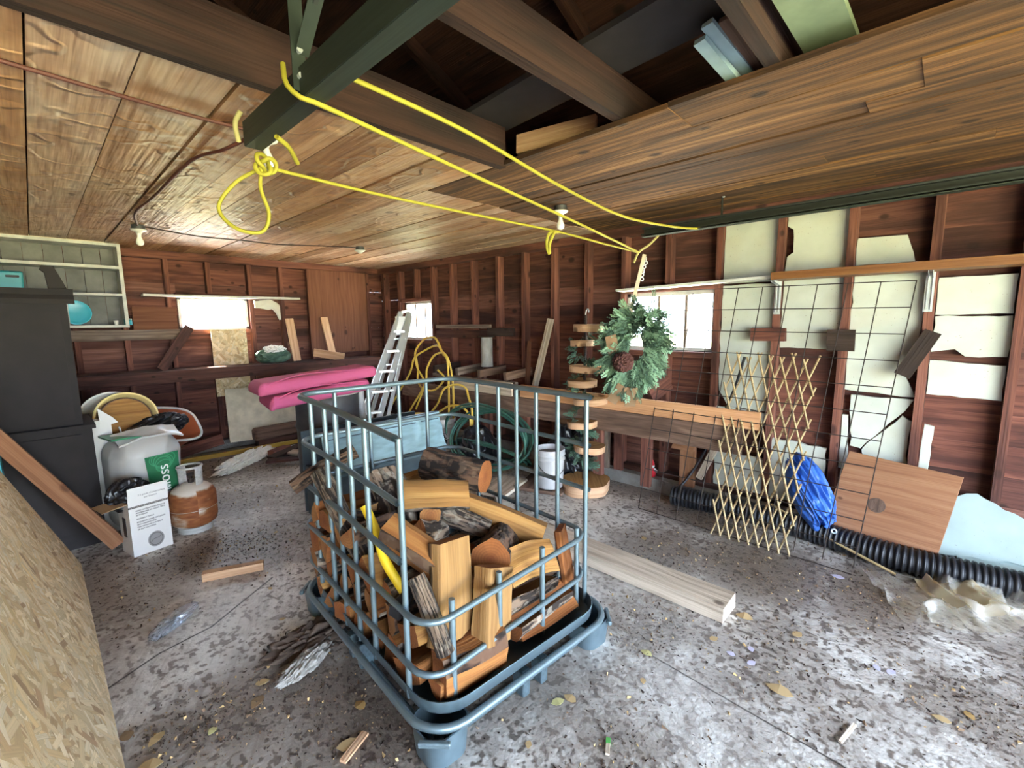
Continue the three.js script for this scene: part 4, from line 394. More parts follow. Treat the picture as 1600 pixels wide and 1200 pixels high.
{ const t = thing('teal_crate', 'teal plastic crate with a hand slot on the middle shelf at far left', 'crate', [-0.13, 1.95, -6.66]); part('crate_body', warp(new RoundedBoxGeometry(0.26, 0.19, 0.2, 3, 0.02), (v) => { v.x *= 1 + v.y * 0.4; v.z *= 1 + v.y * 0.4; }), M.teal, t, [0, 0.096, 0]); part('hand_slot', new RoundedBoxGeometry(0.09, 0.022, 0.01, 2, 0.005), M.black, t, [0.06, 0.14, 0.112]); }
{ const o = new THREE.Mesh(lathe([[0, 0], [0.08, 0.002], [0.12, 0.02], [0.125, 0.024], [0.115, 0.022], [0.078, 0.008], [0, 0.006]], 32).rotateX(Math.PI / 2), M.blueDish); o.position.set(0.34, 1.745, -6.6); o.rotation.x = -0.12; solo('blue_plate', 'bright blue plate standing on the bottom shelf of the white unit', 'plate', o); }
{ const t = thing('small_tins', 'small green tin with a white lid in the corner of the bottom shelf', 'tin', [0.75, 1.615, -6.58]); part('tin_body', lathe([[0, 0], [0.035, 0], [0.035, 0.06], [0, 0.06]], 18), M.teal, t); part('lid', lathe([[0, 0.06], [0.036, 0.06], [0.036, 0.07], [0, 0.072]], 18), M.white, t); }
solo('white_cup', 'little white cup beside the green tin on the bottom shelf', 'cup', new THREE.Mesh(lathe([[0, 0], [0.018, 0], [0.024, 0.05], [0.022, 0.05], [0.016, 0.004], [0, 0.004]], 16), M.white).translateX(0.65).translateY(1.615).translateZ(-6.56));
solo('back_bench', 'dark timber bench running along the back wall under the window', 'bench', (() => { const t = new THREE.Group(); pbeam('front_rail', t, [0.1, 1.03, -6.3], [3.7, 1.03, -6.3], 0.04, 0.13, M.beam, [0, 1, 0]); for (let i = 0; i < 3; i++) pbeam('bench_plank', t, [0.1, 1.075, -6.4 - i * 0.16], [3.7, 1.075, -6.4 - i * 0.16], 0.15, 0.03, M.beam, [0, 1, 0]); for (const x of [0.4, 2.75, 3.6]) pbeam('post', t, [x, 0, -6.36], [x, 0.97, -6.36], 0.07, 0.07, M.beam, [0, 0, 1]); return t; })());
solo('window_shelf', 'narrow white shelf across the top of the back window', 'shelf', beam([0.92, 1.955, -6.72], [2.66, 1.96, -6.72], 0.16, 0.025, M.white, [0, 1, 0]));
solo('ledger_board', 'grey horizontal board on the studs under the white shelf unit', 'board', beam([0.2, 1.5, -6.78], [1.3, 1.5, -6.78], 0.03, 0.12, M.grey, [0, 1, 0]));
solo('pegboard', 'reddish pegboard square beside the white shelf unit', 'pegboard', beam([0.82, 1.69, -6.8], [1.24, 1.69, -6.8], 0.012, 0.27, M.plyRed, [0, 1, 0]));
solo('leaning_board', 'dark board leaning slantwise up to the back window sill', 'board', beam([0.98, 1.1, -6.5], [1.34, 1.58, -6.74], 0.03, 0.1, M.beam, [1, -0.7, 0]));
{ const o = beam([2.82, 1.78, -6.76], [3.74, 1.78, -6.76], 0.014, 1.22, M.plyRed, [0, 1, 0]); solo('plywood_sheet', 'large reddish plywood sheet covering the back wall by the corner', 'plywood', o); }
solo('strand_board', 'small pale strand board sheet standing below the back window', 'strand board', (() => { const o = new THREE.Mesh(box(0.40, 0.86, 0.012), M.osb); o.position.set(1.76, 1.12, -6.73); return o; })());
{ const g = flatBase(lump(0.2, 0.11, 0.14, 0.3, 2.2, 51, 4, 0.5), -0.08); const t = thing('green_bag', 'dark green bag with pale wadding on the back bench', 'bag', [2.22, 1.18, -6.55]); part('bag_body', g, M.firDark, t); part('wadding', lump(0.11, 0.05, 0.08, 0.5, 4, 53, 4), M.wool, t, [0.0, 0.09, 0.04]); }
solo('hanging_wool', 'torn white insulation wool hanging from the shelf right of the back window', 'insulation', (() => { const g = warp(new THREE.BoxGeometry(0.34, 0.12, 0.05, 22, 8, 3), (v) => { const x = v.x; const n = n3(x * 14, v.y * 18, v.z * 10, 57); v.y += 0.035 * n - (x > 0.05 ? (x - 0.05) * (0.12 - v.y) * 7 : 0); v.z += 0.03 * n; v.x -= x > 0.1 ? (x - 0.1) * 0.4 : 0; }); const o = new THREE.Mesh(g, M.wool); o.position.set(2.25, 1.87, -6.7); return o; })());
for (const [a, b, w, m, l] of [[[2.50, 1.1, -6.5], [2.48, 1.68, -6.62], 0.1, M.pine, 'pale upright offcut on the back bench left of the plywood sheet'], [[3.0, 1.1, -6.45], [2.97, 1.7, -6.62], 0.1, M.pine, 'pale upright offcut in front of the plywood sheet']]) solo('offcut', l, 'offcut', beam(a, b, w, 0.03, m, [0, 0.2, 1]), 'pale upright offcuts on the back bench');
solo('offcut', 'pale offcut lying on the bench below the plywood sheet', 'offcut', beam([2.76, 1.2, -6.55], [3.1, 1.12, -6.32], 0.04, 0.11, M.pine, [0, 1, 0]));
solo('beige_panel', 'beige panel leaning on the back wall behind the pink cushions', 'panel', (() => { const o = new THREE.Mesh(box(1.0, 0.68, 0.02), M.beige); o.position.set(2.1, 0.44, -6.52); o.rotation.set(-0.16, 0, -0.035); return o; })());
solo('old_timber', 'weathered round-edged timber lying before the beige panel', 'timber', (() => { const o = new THREE.Mesh(warp(new RoundedBoxGeometry(0.9, 0.16, 0.14, 4, 0.04), (v) => { v.y += 0.012 * n3(v.x * 6, v.y * 4, v.z * 4, 58); }), M.greyBrown); o.position.set(2.26, 0.22, -6.3); o.rotation.z = 0.02; return o; })());
solo('timber_block', 'dark block carrying the round-edged timber', 'wood block', beam([1.85, 0.07, -6.3], [2.65, 0.07, -6.3], 0.14, 0.14, M.beam, [0, 1, 0]));
solo('yellow_bar', 'long yellow bar lying on the floor along the back wall', 'bar', beam([0.95, 0.05, -6.25], [2.42, 0.075, -6.08], 0.045, 0.045, M.yellowBar, [0, 1, 0]));
solo('short_board', 'short brown board lying between tub and yellow bar', 'board', beam([0.95, 0.12, -6.35], [1.5, 0.2, -6.42], 0.04, 0.13, M.stud[1], [0, 1, 0]));
{ const o = new THREE.Mesh(box(0.26, 0.09, 0.10, 0.003), M.brick); o.position.set(1.96, 0.045, -6.13 + 0.28); o.rotation.y = 0.45; solo('hollow_brick', 'red hollow brick on the floor before the yellow bar', 'brick', o); for (let i = 0; i < 5; i++) for (const y of [-0.018, 0.02]) part('core_hole', new THREE.CylinderGeometry(0.011, 0.011, 0.006, 10).rotateX(Math.PI / 2), M.black, o, [-0.09 + i * 0.045, y, 0.05]); }
{ const g = flatBase(lump(0.46, 0.075, 0.09, 0.4, 7, 59, 7), -0.04); const o = new THREE.Mesh(g, M.wool); o.position.set(1.56, 0.045, -5.78); o.rotation.y = 0.72; solo('wool_roll', 'long fluffy white insulation strip lying on the floor toward the drum', 'insulation', o); }
for (const [x, z, l, a, m, lab] of [[1.95, -5.35, 0.6, 0.6, M.beam, 'dark warped board on the floor beside the drum'], [2.0, -5.75, 0.5, -0.5, M.greyDark, 'grey scrap board behind the insulation strip'], [2.12, -5.6, 0.4, 0.9, M.pale, 'pale thin scrap lying behind the drum at left']]) solo('scrap_board', lab, 'board', beam([x - l / 2 * Math.cos(a), 0.05, z - l / 2 * Math.sin(a)], [x + l / 2 * Math.cos(a), 0.07, z + l / 2 * Math.sin(a)], 0.1, 0.025, m, [0, 1, 0.1]));

// ---------- behind the cage ----------
{ const t = thing('steel_drum', 'grey ribbed drum with a chipped white rim under the pink cushions', 'drum', [2.0, 0, -4.5]); const R = 0.3, pr = [[0, 0.01], [R - 0.01, 0.01], [R, 0.0]]; for (let y = 0.02; y < 0.9; y += 0.02) pr.push([R + 0.013 * (Math.exp(-(((y - 0.3) / 0.02) ** 2)) + Math.exp(-(((y - 0.6) / 0.02) ** 2))), y]); pr.push([R + 0.008, 0.9], [R + 0.008, 0.925], [R - 0.005, 0.925], [R - 0.01, 0.9], [0, 0.9]); part('drum_body', lathe(pr, 40), M.drum, t); part('rim', new THREE.TorusGeometry(R + 0.004, 0.014, 8, 44).rotateX(Math.PI / 2), M.chipped, t, [0, 0.918, 0]); }
{ const p = thing('white_post', 'white painted ribbed pipe standing at the right side of the drum', 'pipe', [2.36, 0, -4.5]); const pr = [[0, 0], [0.04, 0]]; for (let y = 0.03; y < 0.96; y += 0.03) pr.push([0.04 + 0.012 * Math.exp(-(((y - 0.62) / 0.03) ** 2)), y]); pr.push([0.05, 0.97], [0.05, 1.0], [0, 1.0]); part('tube', lathe(pr, 20), M.chipped, p); }
function cushion(seed, y, len, droop) { const g = new RoundedBoxGeometry(len, 0.115, 0.5, 6, 0.05); return warp(mergeVertices(g), (v) => { const t = v.x / len; v.y += y - droop * Math.max(0, -t - 0.05) ** 2 * 2.4 + 0.02 * n3(v.x * 4, v.y * 3, v.z * 4, seed) + (v.y > 0 ? 0.02 * Math.cos(t * 3) : 0); v.z += 0.03 * n3(v.x * 3, 1, v.z, seed + 2); }); }
for (const [y, len, d, x, l] of [[0.995, 0.92, 0.22, 1.86, 'lower pink cushion drooping over the edge of the drum'], [1.115, 1.08, 0.2, 1.86, 'upper pink cushion folded flat on top of the drum pile']]) { const o = new THREE.Mesh(cushion(y * 100 | 0, 0, len, d), M.pink); o.position.set(x, y, -4.44); o.rotation.y = -0.12; solo('pink_cushion', l, 'cushion', o, 'pink cushions on the drum'); part('piping', (() => { const q = []; for (let i = 0; i <= 20; i++) q.push([-len / 2 + 0.03 + (len - 0.06) * i / 20, 0.04 - d * Math.max(0, -(i / 20 - 0.5) - 0.05) ** 2 * 2.4, 0.243]); return tube(q, 0.006, 60, 6); })(), M.pink, o); }
{ const t = thing('sheet_metal_bin', 'dented pale blue sheet-metal box standing behind the cage', 'metal box', [2.05, 0, -3.45], 0.02); const W = 1.15, D = 0.42; const lid = warp(new THREE.BoxGeometry(W, 0.34, 0.02, 30, 12, 1), (v) => { v.z += 0.035 * n3(v.x * 2.5, v.y * 3, 0, 61) + (v.x > 0.3 ? 0.06 * Math.abs(n3(v.x * 7, v.y * 6, 0, 63)) : 0); }); const p = part('tilted_panel', lid, M.paleBlue, t, [0, 0.58, 0.0]); p.rotation.x = -0.32; part('rim', box(W + 0.03, 0.02, 0.03), M.slateMetal, t, [0, 0.745, -0.06]); part('seam', box(W * 0.96, 0.008, 0.012), M.slateMetal, p, [0, 0.11, 0.03]); part('front_wall', box(W, 0.42, 0.02), M.slateMetal, t, [0, 0.215, 0.06]); part('back_wall', box(W, 0.7, 0.02), M.slateMetal, t, [0, 0.36, -D]); for (const s of [-1, 1]) part('side_wall', box(0.02, 0.42, D), M.slateMetal, t, [s * (W / 2 - 0.01), 0.215, -D / 2 + 0.05]); part('ledge', box(W, 0.02, 0.08), M.steelPan, t, [0, 0.42, 0.07]); }
{ const t = thing('step_ladder', 'aluminium stepladder folded and leaning beside the small far window', 'ladder', [2.75, 0, -5.1]); const o = (p) => [p[0] - 2.75, p[1], p[2] + 5.1]; const A0 = [2.42, 0.03, -5.02], A1 = [3.34, 1.74, -5.17], B0 = [2.66, 0.03, -4.95], B1 = [3.44, 1.74, -5.12]; const lerp = (a, b, k) => a.map((v, i) => v + (b[i] - v) * k);
  for (const [a, b] of [[A0, A1], [B0, B1]]) pbeam('side_rail', t, o(a), o(b), 0.025, 0.07, M.alu, [0.9, -0.5, 0], 0); for (let i = 1; i <= 6; i++) { const k = i / 7; pbeam('step', t, o(lerp(A0, A1, k)), o(lerp(B0, B1, k)), 0.085, 0.025, M.alu, [0, 1, 0], 0); } pbeam('top_cap', t, o(lerp(A0, A1, 1)), o(lerp(B0, B1, 1.02)), 0.16, 0.03, M.alu, [0, 1, 0], 0); pbeam('top_panel', t, o(lerp(A0, A1, 0.9)), o(lerp(B0, B1, 0.9)), 0.012, 0.24, M.alu, [0.5, 1, 0], 0);
  const C0 = [2.75, 0.03, -5.3], C1 = [3.38, 1.7, -5.24], D0 = [2.98, 0.03, -5.2], D1 = [3.5, 1.7, -5.18]; for (const [a, b] of [[C0, C1], [D0, D1]]) pbeam('rear_rail', t, o(a), o(b), 0.02, 0.045, M.alu, [0.9, -0.5, 0], 0); for (const k of [0.2, 0.42, 0.62, 0.82]) pbeam('rear_bar', t, o(lerp(C0, C1, k)), o(lerp(D0, D1, k)), 0.03, 0.02, M.alu, [0, 1, 0], 0); }
{ const t = thing('yellow_hose', 'stiff yellow hose standing in loose loops by the far end of the bench', 'hose', [3.45, 0, -4.6]); const q = (p) => p.map(([y, z], i) => [0.03 * Math.sin(i * 1.7), y, z + 4.6]);
  for (const [l, dx] of [[[[0.05, -5.8], [0.36, -5.78], [0.92, -5.19], [1.14, -5.03], [1.25, -4.85], [1.32, -4.6], [1.26, -4.45], [1.16, -4.33], [0.86, -4.31], [0.3, -4.3]], 0], [[[0.44, -5.15], [0.8, -4.98], [1.01, -5.07], [1.22, -5.07], [1.38, -4.94], [1.42, -4.76], [1.38, -4.6], [1.2, -4.48]], 0.05], [[[0.2, -5.3], [0.39, -5.23], [0.82, -4.79], [1.03, -4.7], [1.19, -4.61], [1.24, -4.45], [1.2, -4.33], [1.1, -4.29], [0.54, -4.35], [0.1, -4.38]], -0.04], [[[1.2, -5.07], [1.01, -5.07], [0.84, -5.02], [0.75, -4.88], [0.75, -4.69], [0.91, -4.5], [1.02, -4.57]], 0.02], [[[0.2, -5.1], [0.4, -4.79], [0.6, -4.51], [0.8, -4.35], [0.87, -4.18], [0.85, -4.01], [0.75, -3.9], [0.6, -3.85], [0.3, -3.9]], -0.06], [[[0.2, -5.56], [0.4, -5.08], [0.49, -4.52], [0.62, -4.2], [0.63, -4.04], [0.52, -3.89], [0.25, -3.85]], -0.1]]) part('hose_loop', tube(q(l), 0.013, l.length * 9, 8), M.hoseYellow, t, [dx, 0, 0]); }
{ const t = thing('green_hose', 'dark green garden hose coiled in wide loops against the bench', 'hose', [3.3, 0.36, -3.5]); for (let k = 0; k < 7; k++) { const r = 0.40 + 0.05 * H(k, 1, 5), pts = []; for (let i = 0; i < 20; i++) { const a = i / 20 * 6.283, up = k < 4 ? 0.8 : 0.34; pts.push([r * 0.42 * Math.sin(a) * (k < 4 ? 1 : -0.8) + 0.02 * k - 0.05, (k < 4 ? 0 : -0.17) + r * up * Math.sin(a) * 0.82 + 0.02 * Math.sin(k * 3 + a), r * 1.32 * Math.cos(a) + 0.05 * Math.sin(k)]); } part('hose_loop', tube(pts, 0.0125, 90, 8, true), M.hoseGreen, t); } for (let k = 0; k < 2; k++) part('hose_loop', tube(Array.from({ length: 12 }, (_, i) => { const a = i / 11 * 3.5 - 0.2; return [-0.1, 0.02 + 0.33 * Math.sin(a) + k * 0.03, 0.62 * Math.cos(a)]; }), 0.0125, 70, 8), M.hoseGreen, t); }
{ const o = new THREE.Mesh(flatBase(lump(0.17, 0.22, 0.24, 0.3, 2.2, 71, 6, 0.7), -0.19), M.blackFilm); o.position.set(3.36, 0.2, -3.75); solo('black_bag', 'black plastic bag lying inside the green hose coil', 'bag', o); }
{ const o = new THREE.Mesh(flatBase(lump(0.2, 0.28, 0.2, 0.3, 2.2, 73, 6, 0.7), -0.24), M.blackFilm); o.position.set(3.68, 0.25, -2.72); solo('black_bag', 'black plastic bag behind the grey bucket and the slice stand', 'bag', o); }
function pail(name, label, p, m, r, h, inside) { const t = thing(name, label, 'bucket', p); part('pail', lathe([[0, 0.006], [r * 0.86, 0], [r * 0.88, 0.008], [r * 0.96, h * 0.72], [r * 1.03, h * 0.73], [r * 1.03, h * 0.75], [r * 0.97, h * 0.76], [r * 0.985, h * 0.84], [r * 1.04, h * 0.85], [r * 1.04, h * 0.87], [r, h * 0.88], [r * 1.02, h], [r * 0.97, h], [r * 0.92, h * 0.3], [r * 0.84, 0.02], [0, 0.02]], 36), m, t); part('bail_handle', tube(Array.from({ length: 9 }, (_, i) => { const a = i / 8 * Math.PI; return [r * 1.04 * Math.cos(a), h * 0.8 - h * 0.42 * Math.sin(a), r * 1.06 * Math.sin(a) * 0.9 + 0.01]; }), 0.003, 40, 6), M.wire, t).rotation.y = -0.6; if (inside) part('contents', new THREE.CylinderGeometry(r * 0.94, r * 0.94, 0.01, 30), inside, t, [0, h * 0.86, 0]); return t; }
pail('bucket', 'greyish white bucket standing on the brown boards by the slice stand', [3.26, 0.05, -2.62], M.bucketGrey, 0.14, 0.37, M.greyPaint);
{ const t = pail('bucket', 'white bucket with a printed warning label behind the cage', [3.40, 0.04, -4.40], M.bucket, 0.135, 0.4, M.bucket); const st = canvasTex(128, 192, (g, w, h) => { g.fillStyle = '#e4e2dc'; g.fillRect(0, 0, w, h); g.strokeStyle = '#222'; g.lineWidth = 9; g.beginPath(); g.arc(64, 62, 46, 0, 7); g.stroke(); g.beginPath(); g.moveTo(32, 30); g.lineTo(96, 94); g.stroke(); g.fillStyle = '#222'; g.beginPath(); g.arc(58, 46, 13, 0, 7); g.fill(); g.fillRect(48, 56, 32, 34); g.fillRect(14, 122, 100, 62); g.fillStyle = '#b9b6ae'; for (let i = 0; i < 5; i++) g.fillRect(22, 130 + i * 10, 60 + (i * 37) % 24, 4); }); const m = mat('bucket_label', 0xffffff, { map: st, roughness: 0.5 }); part('label', new THREE.CylinderGeometry(0.1325, 0.128, 0.15, 14, 1, true, -0.36, 0.72), m, t, [0, 0.17, 0]).rotation.y = -0.72; part('yellow_stain_patch', new THREE.CylinderGeometry(0.1335, 0.129, 0.2, 10, 1, true, 0.9, 0.4), M.yellowBar, t, [0, 0.16, 0]).rotation.y = -0.6; part('black_clip', box(0.06, 0.02, 0.02), M.black, t, [0.08, 0.35, 0.12]); }
for (const [x, y, z, w, d, a, m, l] of [[3.4, 0.025, -2.75, 0.62, 0.46, 0.35, M.greyBrown, 'brown board on the floor under the grey bucket'], [2.95, 0.05, -2.95, 0.5, 0.3, 0.3, M.pale, 'pale thin board lying on the floor right of the heap'], [2.72, 0.03, -2.72, 0.62, 0.12, 0.95, M.white, 'white painted board end on the floor right of the cage']]) { const o = new THREE.Mesh(box(w, 0.03, d, 0.003), m); o.position.set(x, y, z); o.rotation.y = a; solo('floor_board', l, 'board', o); }

// ---------- left group ----------
{ const t = thing('strand_board', 'big sheet of pale strand board leaning at the left edge of the picture', 'strand board', [0.06, 0, -4.12]); const g = new THREE.BoxGeometry(0.018, 1.22, 3.0), uv = g.attributes.uv, p = g.attributes.position; for (let i = 0; i < p.count; i++) uv.setXY(i, p.getZ(i), p.getY(i)); const o = part('sheet', g, M.osb, t, [-0.226, 0.57, 1.5]); o.rotation.z = 0.379; const e = part('cut_edge', box(0.0185, 1.22, 0.004), M.osbEdge, o, [0, 0, -1.501]); }
solo('prop_board', 'pine board propped slanting against the dark cabinet', 'board', beam([0.27, 0.06, -4.16], [-0.62, 1.66, -4.12], 0.045, 0.095, M.ply, [1, 0.6, 0]));
{ const t = thing('dark_cabinet', 'tall dark brown cabinet with a carved finial standing at the left', 'cabinet', [-0.3, 0, -4.72]); bx('upper_case', t, M.cabinet, -0.5, 0.49, 0.9, 1.76, -0.22, 0.25); bx('lower_case', t, M.cabinet, -0.53, 0.53, 0.08, 0.9, -0.24, 0.3); for (const [x0, x1] of [[-0.46, 0.0], [0.02, 0.45]]) { bx('upper_door', t, M.cabinet, x0, x1, 0.95, 1.7, 0.25, 0.265, 0.001); bx('lower_door', t, M.cabinet, x0 - 0.02, x1 + 0.02, 0.13, 0.84, 0.3, 0.315, 0.001); } bx('waist_moulding', t, M.cabinet, -0.55, 0.55, 0.875, 0.905, -0.24, 0.325); const cor = plate([[0, 0], [0.05, 0], [0.06, 0.03], [0.03, 0.06], [0.05, 0.1], [0.0, 0.1]], 1.06, 0).rotateY(-Math.PI / 2); part('cornice', cor, M.cabinet, t, [0.53, 1.76, 0.235]); bx('top', t, M.cabinet, -0.52, 0.53, 1.8, 1.862, -0.23, 0.24); bx('plinth', t, M.cabinet, -0.5, 0.5, 0, 0.08, -0.22, 0.27); part('finial', plate([[0, 0], [0.085, 0], [0.065, 0.06], [0.035, 0.145], [0.03, 0.15], [-0.02, 0.15], [-0.03, 0.13], [-0.01, 0.11]], 0.05, 0.004), M.cabinet, t, [0.415, 1.862, 0.19]); for (const x of [-0.02, 0.04]) part('door_knob', new THREE.SphereGeometry(0.014, 12, 8), M.cabinet, t, [x, 1.3, 0.275]); }
{ const t = thing('white_bin', 'teal and white bin at the extreme left behind the slanting pine board', 'bin', [-0.33, 0, -4.2]); part('bin_body', box(0.27, 1.05, 0.14), M.teal, t, [-0.02, 0.525, 0]); part('rim', box(0.28, 0.09, 0.15), M.white, t, [-0.02, 1.14, 0]); part('lower_rim', box(0.28, 0.025, 0.15), M.white, t, [-0.02, 1.065, 0]); }
{ const t = thing('paper_carton', 'torn white carton flap sticking out beside the cabinet', 'carton', [0.33, 0.91, -4.6]); part('flap', plate(ragged([[-0.05, -0.06], [0.06, -0.045], [0.03, 0], [-0.03, 0.06], [-0.05, 0.08]], 0.05, 0.006, 3), 0.004), M.cardboard, t, [0, 0, 0.0]); part('wire_side', tube([[0.06, -0.08, 0.02], [0.1, -0.3, 0.02], [0.13, -0.5, 0.02]], 0.006), M.white, t); part('carton_body', box(0.12, 0.9, 0.12), M.cardboard, t, [-0.04, -0.47, -0.08]); }
{ const t = thing('cream_bucket', 'cream and white bucket lying tilted with a round cut log end in its mouth', 'bucket', [0.475, 0.845, -4.9], 0.15); t.rotation.set(-0.32, 0.05, 0.0, 'YXZ'); part('pail', lathe([[0, -0.3], [0.15, -0.3], [0.16, -0.29], [0.2, 0], [0.215, 0.0], [0.215, 0.012], [0.195, 0.012], [0.15, -0.27], [0, -0.27]], 36).rotateX(Math.PI / 2), M.cream, t); part('back_pail', lathe([[0, -0.26], [0.15, -0.26], [0.21, -0.02], [0.225, -0.02], [0.225, -0.008], [0.205, -0.01], [0.15, -0.24]], 36).rotateX(Math.PI / 2), M.bucket, t, [-0.075, 0.02, -0.05]); const d = part('log_disc', (() => { const g = new THREE.CylinderGeometry(0.17, 0.165, 0.07, 30).rotateX(Math.PI / 2); const uv = g.attributes.uv, p = g.attributes.position; for (let i = 0; i < p.count; i++) uv.setXY(i, p.getX(i) + 0.15, p.getY(i) + 0.15); return g; })(), M.split[3], t, [-0.01, -0.01, -0.005]); part('bark_ring', new THREE.TorusGeometry(0.169, 0.007, 7, 36), M.greyBrown, d, [0, 0, 0.03]); }
{ const t = thing('bucket_stand', 'dark crate standing under the tilted cream bucket behind the bag', 'crate', [0.44, 0, -5.05]); bx('crate_side', t, M.beam, -0.16, 0.16, 0, 0.62, -0.14, 0.1); }
{ const t = thing('wheelbarrow_tub', 'orange tub of a wheelbarrow tipped up behind the white bag', 'wheelbarrow', [0.76, 0.62, -5.25]); t.rotation.set(0.75, 0.15, -0.25, 'YXZ'); const prof = (s, n = 28) => Array.from({ length: n }, (_, i) => { const a = i / n * 6.283, c = Math.cos(a), q = Math.sin(a); return [Math.sign(c) * Math.abs(c) ** 0.6 * s[0], Math.sign(q) * Math.abs(q) ** 0.6 * s[1]]; }); const lv = [[[0.26, 0.2], 0.1], [[0.25, 0.19], 0.1], [[0.17, 0.13], -0.14], [[0.16, 0.12], -0.15], [[0.001, 0.001], -0.15]]; const pos = [], idx = [], n = 28; lv.forEach(([s, y]) => prof(s).forEach(([x, z]) => pos.push(x, y, z))); for (let k = 0; k + 1 < lv.length; k++) for (let i = 0; i < n; i++) { const a = k * n + i, b = k * n + (i + 1) % n; idx.push(a, a + n, b, b, a + n, b + n); } const g = new THREE.BufferGeometry(); g.setAttribute('position', new THREE.Float32BufferAttribute(pos, 3)); g.setAttribute('uv', new THREE.Float32BufferAttribute(new Float32Array(pos.length / 3 * 2), 2)); g.setIndex(idx); g.computeVertexNormals(); const m = M.tub.clone(); m.side = THREE.DoubleSide; m.name = 'orange_tub_double'; part('tray', g, m, t); part('rolled_rim', tube(prof([0.262, 0.202]).map(([x, z]) => [x, 0.102, z]), 0.012, 120, 8, true), M.white, t); part('leg', rod([0, -0.14, 0], [0.1, -0.5, -0.3], 0.015), M.railDark, t); }
{ const o = new THREE.Mesh(lump(0.2, 0.09, 0.16, 0.35, 2.6, 81, 6, 0.8), M.blackFilm); o.position.set(0.66, 0.74, -4.85); o.rotation.z = 0.2; solo('black_bag', 'crumpled black plastic bag lying on top between bucket and orange tub', 'bag', o); }
{ const t = thing('feed_bag', 'white moss bag with green print standing behind the cardboard box', 'bag', [0.5, 0.0, -4.52], 0.22); const g = mergeVertices(new RoundedBoxGeometry(0.44, 0.78, 0.4, 10, 0.17)); g.deleteAttribute('normal'); warp(g, (v) => { const n = n3(v.x * 7, v.y * 6, v.z * 7, 83), cr = 1 - Math.abs(n3(v.x * 5, v.y * 5, v.z * 5, 85)) * 2; v.x += 0.016 * n + 0.012 * cr * Math.sign(v.x); v.z += 0.02 * n + 0.014 * cr * Math.sign(v.z); v.y += 0.02 * n; if (v.y > 0.2) { v.x *= 1 - (v.y - 0.2) * 0.25; } v.y += 0.39; if (v.y < 0.01) v.y = 0.01; }); part('bag_body', g, M.bagWhite, t); part('top_fold', warp(new THREE.BoxGeometry(0.42, 0.016, 0.16, 22, 1, 8), (v) => { v.y += 0.02 * n3(v.x * 14, 0, v.z * 14, 87) - 0.9 * v.x * v.x; }), M.bagWhite, t, [0.03, 0.785, 0.08]).rotation.x = 0.35; part('green_stripe', warp(new THREE.BoxGeometry(0.2, 0.012, 0.24, 10, 1, 8), (v) => { v.y -= 0.8 * (v.x + 0.05) * (v.x + 0.05); }), mat('green_film', 0x2f7d55, { roughness: 0.4 }), t, [-0.12, 0.775, 0.02]); const pt = canvasTex(256, 320, (c, w, h) => { c.fillStyle = '#1f6b43'; c.fillRect(0, 0, w, h); c.strokeStyle = '#3f8f63'; c.lineWidth = 6; for (let i = 0; i < 5; i++) { c.beginPath(); c.ellipse(128, 40 + i * 14, 100 - i * 14, 60, 0.3 * i, 0, 7); c.stroke(); } c.fillStyle = '#f2f2ee'; c.font = 'bold 84px sans-serif'; c.save(); c.translate(166, 316); c.rotate(-Math.PI / 2); c.fillText('MOSS', 0, 0); c.restore(); }); const pr = part('printed_panel', warp(new THREE.BoxGeometry(0.2, 0.3, 0.004, 14, 14, 1), (v) => { const x = v.x; v.x *= 1 + (v.y + 0.15) * 0.35; v.z += 0.004 * n3(x * 12, v.y * 12, 0, 88); }), mat('green_print', 0xffffff, { map: pt, roughness: 0.4 }), t, [0.05, 0.47, 0.222]); pr.rotation.z = 0.03; }
